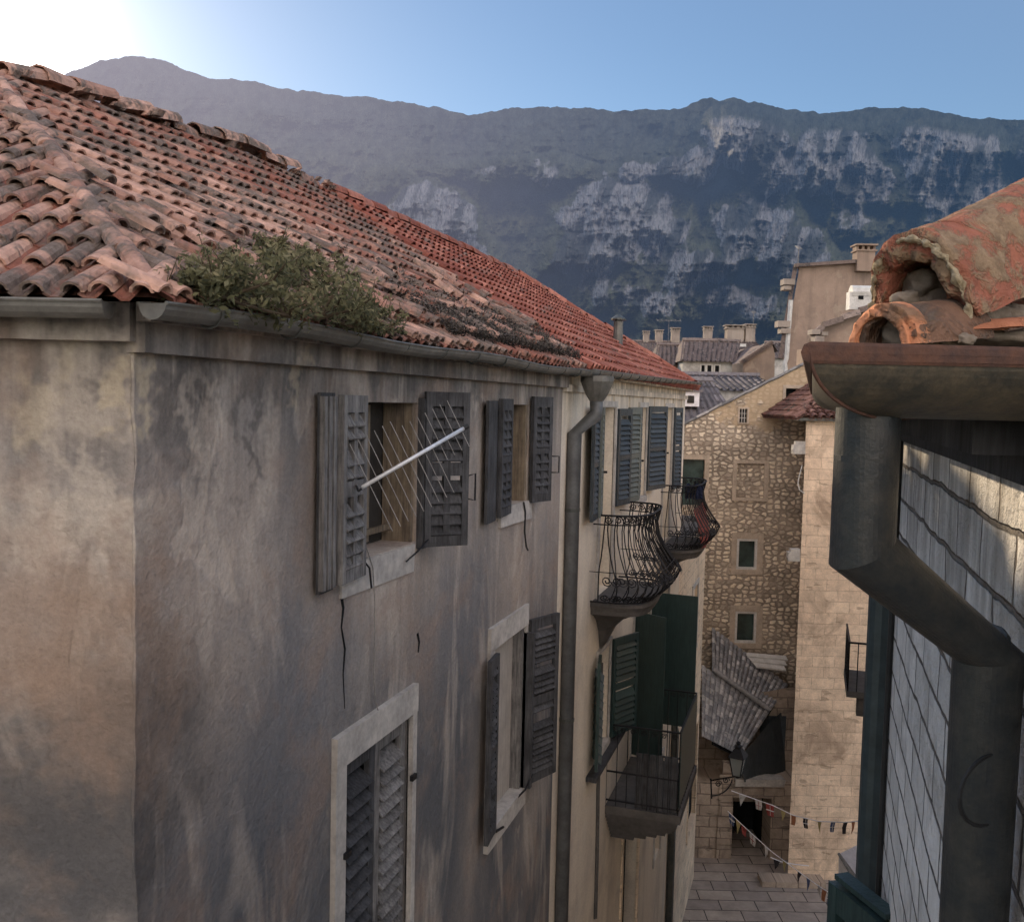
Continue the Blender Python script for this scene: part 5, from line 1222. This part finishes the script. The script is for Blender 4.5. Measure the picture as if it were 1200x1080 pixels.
# gutter: one arm across the picture, mitred to an arm that runs down the street
gr = .118; dc = 1.36
def circ(cen, x, k, n=14): th = math.pi + math.pi * k / n; return cen + x * math.cos(th) * gr + Vector((0, 0, 1)) * math.sin(th) * gr * .86
ctr = at(956, 401, dc) + R0 * gr                 # mitre: centre line corner
ctr = Vector((ctr.x, ctr.y, at(1040, 401, dc).z - .024))
dY = Vector((0, 1, 0)); outY = Vector((1, 0, 0))
armx = R0; n = 28; m = MB()
nf = F0                                          # across arm: cross-section axis
bis = (R0 + dY * 1.0).normalized()
r1 = []; r2 = []; r3 = []
for k in range(n + 1):
    th = math.pi + math.pi * k / n; cx, cz = math.cos(th) * gr, math.sin(th) * gr * .72
    # section of the street arm: x across the street; of the near arm: toward the camera
    ps = ctr + Vector((cx, 0, cz)); r2.append(ps + dY * 3.3)
    # mitre point: lateral cx outward on both arms
    t_ = cx                                     # negative = outer side
    # outer corner lies left and near; solve point whose offset from both centre lines is |cx|
    # street arm offset vector (1,0)*cx ; near arm offset vector F0*cx
    a11, a12 = 1.0, 0.0; a21, a22 = F0.x, F0.y
    det = a11 * a22 - a12 * a21; X = (cx * a22 - a12 * cx) / det; Y = (a11 * cx - a21 * cx) / det
    pm = ctr + Vector((X, Y, cz)); r1.append(pm); r3.append(pm + R0 * 1.6)
for off in (1.0, .95):
    s_ = lambda row, cc: [cc + (p - cc) * off for p in row]
    for ra, ca, rb, cb in ((r1, ctr, r2, ctr + dY * 3.3), (r1, ctr, r3, ctr + R0 * 1.6)):
        a, b_ = s_(ra, ca), s_(rb, cb)
        for k in range(n): m.quad(a[k], a[k + 1], b_[k + 1], b_[k])
m.quad(*r2); m.quad(*r3)
gut = m.build('gutter', MT['zinc_near'], RB, smooth=False)
m = MB()
for k in (0, n):
    m.tube([r2[k], r1[k], r3[k]], .0085, 8)
m.tube([p + (p - ctr).normalized() * .001 for p in r1], .0028, 6)
m.build('gutter_rim', MT['rust'], gut)
# fascia board behind the gutter, plus a dark strip painting in the eave's shadow
m = MB()
q0 = ctr + Vector((gr + .004, .12, -.02))
m.obox(Vector((q0.x + .06, q0.y + 1.6, EZ - .035 + .03)), Vector((.06, 0, 0)), Vector((0, 1.6, 0)), Vector((0, 0, .06)))
m.box(RW, -1.5, 3.97, EZ - .115, EZ + .01, -.2, .012)
m.build('eave_strip', MT['wood_dark'], RB)
# near downpipe with two elbows
yy = 1.42
P1 = at(1018, 478, 1.375); P2 = at(1013, 645, 1.375); P3 = at(1158, 768, 1.42); P4 = at(1148, 1130, 1.42); P4 = Vector((P3.x, P3.y, P3.z - 1.2))
P2 = Vector((P1.x, P1.y, P2.z))
m = MB(); m.tube([P1, P2, P3, P4, Vector((P3.x, P3.y, .2))], .0455, 44, caps=False)
dpn = m.build('downpipe', MT['pipe_near'], RB); 
m = MB()
for a, b_, f in ((P1, P2, .35), (P2, P3, .95)):
    m = MB()
    c_ = a.lerp(b_, f); d_ = (b_ - a).normalized() * .004; m.tube([c_ - d_, c_ + d_], .0465, 14)
    m.build('pipe_joint', MT['pipe_near'], dpn)
m = MB(); cc = at(1160, 925, 1.325); x_ = R0; pts = [cc + R0 * (-.058 * math.sin(t)) + Vector((0, 0, .052 * math.cos(t))) - F0 * .03 * math.sin(t) for t in [math.pi * k / 12 for k in range(13)]]
m.tube(pts, [.002] + [.0032] * 11 + [.002], 6); m.build('pipe_strap', MT['cable'], dpn)
# dark second downpipe at the far end of the wall
m = MB(); pq = Vector((.30, 4.06, 0)); m.tube([pq + Vector((0, 0, EZ + .05)), pq + Vector((0, 0, EZ - 2.9))], .05, 12); m.tube([pq + Vector((0, 0, EZ - 2.9)), pq + Vector((0, 0, .1))], .042, 12)
dp2 = m.build('downpipe', MT['pipe_blue'], RB, smooth=False)
for zz in (-2.55, -2.75, -5):
    m = MB(); m.tube([pq + Vector((0, 0, EZ + zz - .02)), pq + Vector((0, 0, EZ + zz + .02))], .06, 12); m.bar(pq + Vector((0, 0, EZ + zz)), pq + Vector((.08, -.05, EZ * 0 + EZ + zz)), .03)
    m.build('pipe_clamp', MT['zinc_dark'], dp2)
m = MB(); m.tube([(.325, 3.86, EZ - .1), (.322, 3.84, EZ - 1.2), (.325, 3.86, EZ - 3.2)], .012, 6); m.build('wall_cable', MT['cable'], RB)
# roof corner: big lichened hip tile on stones and tile bits
ax = (R0 * .80 + F0 * .50 + Vector((0, 0, .30))).normalized()
mouth = at(1075, 372, 1.43) + Vector((0, 0, 0))
def subdiv_noise(o, amp, sc__, lev=2):
    s = o.modifiers.new('s', 'SUBSURF'); s.subdivision_type = 'SIMPLE'; s.levels = s.render_levels = lev
    tx = bpy.data.textures.new('n', 'CLOUDS'); tx.noise_scale = sc__; tx.noise_depth = 4; d_ = o.modifiers.new('d', 'DISPLACE'); d_.texture = tx; d_.strength = amp; d_.mid_level = .5; d_.texture_coords = 'LOCAL'
def barrel(p0, p1, r0, r1, a, mat, name, th=.014, arc=math.pi, up=Vector((0, 0, 1)), flat=1.0, amp=.006, rough=0, n=14, parent=RB):
    m = MB(); d_ = (p1 - p0).normalized(); k = 8
    up = (up - d_ * up.dot(d_)).normalized(); x = d_.cross(up); rings = []
    for s_ in range(k + 1):
        c = p0.lerp(p1, s_ / k); r_ = r0 + (r1 - r0) * s_ / k
        for rr in (r_, r_ - th):
            rings.append([c + x * math.sin(t) * rr + up * math.cos(t) * rr * flat + (d_ * random.uniform(-rough, rough) if s_ == 0 else Vector()) for t in [-arc / 2 + arc * j / n for j in range(n + 1)]])
    i0 = len(m.v); w_ = n + 1
    for rg in rings: m.v += [tuple(v) for v in rg]
    def Q(a_, b_, c_, d2): m.f.append((a_, b_, c_, d2)); m.a.append(a)
    for s_ in range(k):
        o0, o1 = i0 + 2 * s_ * w_, i0 + 2 * (s_ + 1) * w_
        for j in range(n): Q(o0 + j, o0 + j + 1, o1 + j + 1, o1 + j); Q(o0 + w_ + j + 1, o0 + w_ + j, o1 + w_ + j, o1 + w_ + j + 1)
        for j in (0, n): Q(o0 + j, o1 + j, o1 + w_ + j, o0 + w_ + j)
    for o0, sg in ((i0, 1), (i0 + 2 * k * w_, -1)):
        for j in range(n): Q(o0 + j + 1, o0 + j, o0 + w_ + j, o0 + w_ + j + 1)
    o = m.build(name, MT[mat], parent, smooth=True)
    if amp: subdiv_noise(o, amp, .03)
    return o
T0 = at(1079, 377, 1.42); ztop = at(1079, 268, 1.42).z
hr = .088; fl = (ztop - T0.z) / hr
bt = barrel(T0, T0 + ax * .43, hr, hr * .92, .3, 'hip', 'hip_tile', th=.027, flat=fl, amp=.016, rough=.012); bt['label'] = 'broad lichen-crusted hip tile at the roof corner'
m = MB(); dd_ = ax; xx_ = dd_.cross((Vector((0, 0, 1)) - dd_ * dd_.z).normalized()); uu_ = xx_.cross(dd_) * -1
if uu_.z < 0: uu_ = -uu_
m.tube([T0 - dd_ * .004 + xx_ * math.sin(t_) * (hr - .008) + uu_ * math.cos(t_) * (hr - .008) * fl for t_ in [-math.pi / 2 + math.pi * k / 30 for k in range(31)]], [.0045 + .009 * noise.noise(Vector((k * .45, 0, 0))) for k in range(31)], 8)
lc = m.build('lichen_crust', MT['lichen'], bt, smooth=True); subdiv_noise(lc, .018, .014, 2)
b2_ = barrel(T0 + ax * .085 + Vector((0, 0, .006)), T0 + ax * .60 + Vector((0, 0, .03)), hr * .93, hr * 1.12, .5, 'hip', 'hip_tile', th=.016, flat=fl * 1.02, amp=.008)
b3_ = barrel(T0 + ax * .45 + Vector((0, 0, .03)), T0 + ax * .95 + Vector((0, 0, .03)), hr * 1.1, hr * 1.0, .8, 'hip', 'hip_tile', th=.016, flat=fl, amp=.008)
def stone(cen, rx, ry, rz, mat, name, seed):
    random.seed(seed); m = MB(); na, nb = 20, 12; rows = []
    for i in range(nb + 1):
        ph = math.pi * i / nb
        for j in range(na):
            th = 2 * math.pi * j / na; v = Vector((math.sin(ph) * math.cos(th), math.sin(ph) * math.sin(th), math.cos(ph)))
            k = 1 + .28 * (noise.noise(v * 1.6 + Vector((seed, 0, 0)))) + .12 * noise.noise(v * 5 + Vector((0, seed, 0)))
            v2 = Vector([math.copysign(abs(c) ** .8, c) for c in v]) * k
            m.v.append(tuple(cen + R0 * v2.x * rx + F0 * v2.y * ry + Vector((0, 0, v2.z * rz))))
    for i in range(nb):
        for j in range(na):
            a, b_ = i * na + j, i * na + (j + 1) % na; m.f.append((a, b_, b_ + na, a + na)); m.a.append(.5)
    o = m.build(name, MT[mat], RB, smooth=True); subdiv_noise(o, .008, .012, 1); return o
stone(at(1080, 333, 1.46), .026, .03, .022, 'rock', 'mortar_stone', 1)
stone(at(1106, 375, 1.40), .026, .035, .025, 'rock', 'mortar_stone', 2)
stone(at(1120, 345, 1.50), .03, .04, .03, 'rock', 'mortar_stone', 5)
stone(at(1170, 392, 1.44), .09, .05, .020, 'rock', 'mortar_stone', 7)
for i_, (x_, y_, d_, s_) in enumerate(((1092, 392, 1.36, .018), (1112, 396, 1.35, .013), (1062, 352, 1.42, .016), (1096, 352, 1.45, .02), (1140, 378, 1.42, .018), (1158, 368, 1.45, .022), (1182, 372, 1.46, .024), (1132, 398, 1.33, .010), (1075, 366, 1.40, .014))): stone(at(x_, y_, d_), s_ * 1.3, s_, s_ * .8, 'rock', 'mortar_stone', 20 + i_)
random.seed(99)
dk = (R0 * .45 + F0 * .9 + Vector((0, 0, .12))).normalized()
dk = (R0 * .86 + F0 * .5 + Vector((0, 0, .10))).normalized()
barrel(at(1040, 404, 1.33), at(1040, 404, 1.33) + dk * .16, .050, .056, .15, 'brown_clay', 'bedding_tile', th=.012, flat=1.1, amp=.006, rough=.006)
barrel(at(1035, 404, 1.332), at(1035, 404, 1.332) + dk * .03, .0545, .055, .9, 'orange', 'bedding_tile', th=.012, flat=1.08, amp=.004, rough=.004)
barrel(at(1029, 404, 1.335), at(1029, 404, 1.335) + dk * .025, .051, .052, .95, 'orange', 'bedding_tile', th=.012, flat=1.0, amp=.004, rough=.004)
stone(at(1062, 392, 1.37), .035, .035, .028, 'rock', 'mortar_stone', 11)
barrel(at(1112, 356, 1.43), at(1150, 356, 1.47) , .022, .03, .3, 'orange', 'bedding_tile', th=.02, arc=2.6, flat=.8, amp=.004)
m = MB(); 
barrel(at(1118, 394, 1.365), at(1215, 388, 1.42), .030, .030, .4, 'orange', 'bedding_tile', th=.012, arc=2.4, flat=.75, amp=.004)
barrel(at(1163, 396, 1.40), at(1300, 380, 1.5), .034, .036, .7, 'tile_old', 'bedding_tile', th=.012, arc=2.4, flat=.8, amp=.004)
# the slopes behind the hip
m = MB(); o0 = Vector((ctr.x + .17, ctr.y + .35, EZ + .13))
tile_field(m, o0, (0, 1), (1, 0), .38, .1, 3.0, 1.6, lambda s, a: a < s * .85 + .02, sp=.2, r=.085, jit=.01, chaos=.3)
tile_field(m, ctr + F0 * .13 + R0 * .42 + Vector((0, 0, .0)), R0[:2], F0[:2], .35, 0, 1.2, 1.4, lambda s, a: a < s * 1.1 + .0, sp=.2, r=.085, jit=.01, chaos=.3)
m.build('roof', MT['tile_old'], RB)
# green shutter leaf low on the near wall
s0 = at(1062, 1082, 3.2); s1 = at(983, 1026, 3.5)
m = MB(); hd = Vector((s1.x - .335, s1.y - s0.y, 0)); leaf(m, hd.length, 1.3, t=.045, slat=.11, tilt=.7, midrail=False, stile=.05)
x_ = hd.normalized(); y_ = Vector((0, 0, 1)).cross(x_); z0 = s0.z - 1.3
m.v = [tuple(Vector((.335, s0.y, z0)) + x_ * v[0] + y_ * v[1] + Vector((0, 0, v[2]))) for v in m.v]
m.build('shutter', MT['green'], RB)
m = MB(); m.obox(Vector((.335, s0.y, z0 + 1.325)) + hd * .45, hd * .5, y_ * .03, Vector((0, 0, .010))); m.build('shutter_cap', MT['green'], RB)

# ================================================================== lower street
AW = thing('awning', 'white canvas awning corner over the street below the dark drainpipe', 'awning', tuple(at(1005, 1010, 16.5)))
m = MB(); a = at(983, 1000, 16.2); b_ = at(1016, 984, 17.4); c_ = at(1040, 984, 17.4); e_ = at(1040, 1045, 16.2); f_ = at(1005, 1033, 15.5); g_ = at(983, 1012, 16.2)
m.quad(a, b_, c_, e_, f_, a=.5); m.quad(a, f_, f_ - Vector((0, 0, .3)), g_ - Vector((0, 0, .2))); m.build('canvas', MT['canvas'], AW)
m = MB(); m.tube([a, f_, e_], .03, 6); m.tube([f_, Vector((f_.x, f_.y, 0.05))], .04, 6); m.build('frame', MT['wire'], AW)
# wall lantern
lp = at(864, 884, 22.5)
LN = thing('wall_lantern', 'four-sided iron street lantern on a scrolled bracket at the stone house corner', 'lantern', tuple(at(835, 912, 23.3)))
m = MB(); base = at(864, 909, 22.5)
def ring(z, r): return [base + Vector((math.cos(k * math.pi / 2 + .6) * r, math.sin(k * math.pi / 2 + .6) * r, z)) for k in range(4)]
k0, k1 = ring(.02, .13), ring(.50, .24)
for a, b_ in zip(k0, k1): m.bar(a, b_, .028)
for rg in (k0, k1):
    for i in range(4): m.bar(rg[i], rg[(i + 1) % 4], .03)
m.build('lamp_frame', MT['iron'], LN)
m = MB()
for i in range(4): m.quad(*[p * 1.0 for p in (k0[i], k0[(i + 1) % 4], k1[(i + 1) % 4], k1[i])])
gm = bpy.data.materials.new('lantern glass'); gm.use_nodes = True; gb = gm.node_tree.nodes['Principled BSDF']; gb.inputs['Roughness'].default_value = .15; gb.inputs['Base Color'].default_value = (.45, .5, .5, 1); gb.inputs['Alpha'].default_value = .45
m.build('lamp_glass', gm, LN)
m = MB(); k2 = ring(.50, .29); k3 = ring(.72, .09)
for i in range(4): m.quad(k2[i], k2[(i + 1) % 4], k3[(i + 1) % 4], k3[i])
m.quad(*k2); m.tube([base + Vector((0, 0, z)) for z in (.7, .76, .8, .84, .88)], [.09, .10, .05, .06, .01], 8); m.build('lamp_cap', MT['iron'], LN)
wallp = Vector((-2.58, 0, 0)); br = at(835, 909, 22.9)
m = MB(); a = base; b_ = at(833, 914, 23.4); m.bar(a, b_, .035); lo = at(834, 935, 23.4); m.bar(at(833, 912, 23.4), lo, .035)
m.tube([at(834 + 24 * math.sin(t), 932 - 22 * (1 - math.cos(t)), 23.2) for t in [k * .16 for k in range(10)]], .016, 5)
for (x, y) in ((842, 918), (851, 914)): spiral(m, at(x, y, 23.0), R0, Vector((0, 0, 1)), .09, t=.014)
m.tube([base - Vector((0, 0, .04)), base + Vector((0, 0, .03))], .05, 6); m.build('bracket', MT['iron'], LN)
# bunting strings with small flags
def bunting(label, ctrl, flags, d=(22, 22), size=.26):
    pts = [at(x, y, dd) for x, y, dd in ctrl]
    t = thing('bunting', label, 'bunting', tuple(pts[0]), 'strings of small flags across the passage')
    cv = []
    for k in range(25):
        f = k / 24 * (len(pts) - 1); i = min(int(f), len(pts) - 2); cv.append(pts[i].lerp(pts[i + 1], f - i))
    m = MB(); m.tube(cv, .012, 4); m.build('string', MT['canvas'], t)
    for fpos, colr, kind in flags:
        f = fpos * 24; i = min(int(f), 23); p = cv[i].lerp(cv[i + 1], f - i); dirv = (cv[i + 1] - cv[i]).normalized(); m = MB()
        s = size * random.uniform(.85, 1.1); dn = Vector((random.uniform(-.15, .15), random.uniform(-.2, .2), -1)).normalized()
        mid = p + dn * s * .5 + F0 * random.uniform(-.05, .05)
        if kind == 't': m.quad(p - dirv * s * .35, mid - dirv * s * .2, p + dn * s * 1.15, mid + dirv * s * .2, p + dirv * s * .35)
        else: m.quad(p - dirv * s * .42, p + dirv * s * .42, mid + dirv * s * .4, mid - dirv * s * .42); m.quad(mid - dirv * s * .42, mid + dirv * s * .4, p + dn * s + dirv * s * .36, p + dn * s - dirv * s * .3)
        fl_ = m.build('flag', MT['flag_' + colr], t)
        if kind == 'c':                    # cross-marked flags
            m = MB(); o_ = -F0 * .012; m.bar(p + o_ + dn * s * .1, p + dn * s * .9 + o_, .05, t2=.01); m.bar(p + dn * s * .5 - dirv * s * .38 + o_, p + dn * s * .5 + dirv * s * .38 + o_, .05, t2=.01); m.build('flag_cross', MT['flag_red' if colr == 'white' else 'flag_white'], fl_)
bunting('upper bunting of mixed flags strung level past the passage to the drainpipe', [(857, 926, 23.2), (885, 936, 23), (905, 943, 22.6), (930, 955, 22), (960, 962, 21), (990, 963, 20), (1016, 961, 19)],
        [(.08, 'white', 't'), (.20, 'white', 'c'), (.31, 'red', 'c'), (.42, 'yellow', 't'), (.5, 'orange', 's'), (.58, 'black', 'c'), (.67, 'yellow', 't'), (.76, 'blue', 'c'), (.84, 'black', 's'), (.9, 'orange', 't'), (.96, 'green', 't')])
bunting('lower bunting sagging diagonally from the passage to the right side', [(853, 950, 23), (872, 968, 22.5), (905, 998, 21.5), (935, 1020, 20.5), (960, 1038, 19.5), (982, 1052, 18.5)],
        [(.05, 'blue', 'c'), (.13, 'yellow', 't'), (.2, 'red', 's'), (.26, 'white', 'c'), (.36, 'white', 't'), (.5, 'yellow', 't'), (.62, 'black', 't'), (.7, 'blue', 't'), (.8, 'white', 't'), (.86, 'orange', 's'), (.92, 'blue', 'c'), (.98, 'red', 'c')])
bunting('short plain string low on the wall right of the passage', [(903, 1004, 22), (915, 1009, 22), (930, 1012, 22), (948, 1014, 22)], [(.2, 'black', 't')])
# low bench step by the passage
ST = thing('stone_step', 'low stone step at the foot of the tower wall', 'step', tuple(TF.p(TF.u(930), 0, .3)))
m = MB(); m.box(TF, TF.u(905), TF.u(980), 0.004, .16, .0, .5, jit=.01); m.build('tread', MT['arch'], ST)
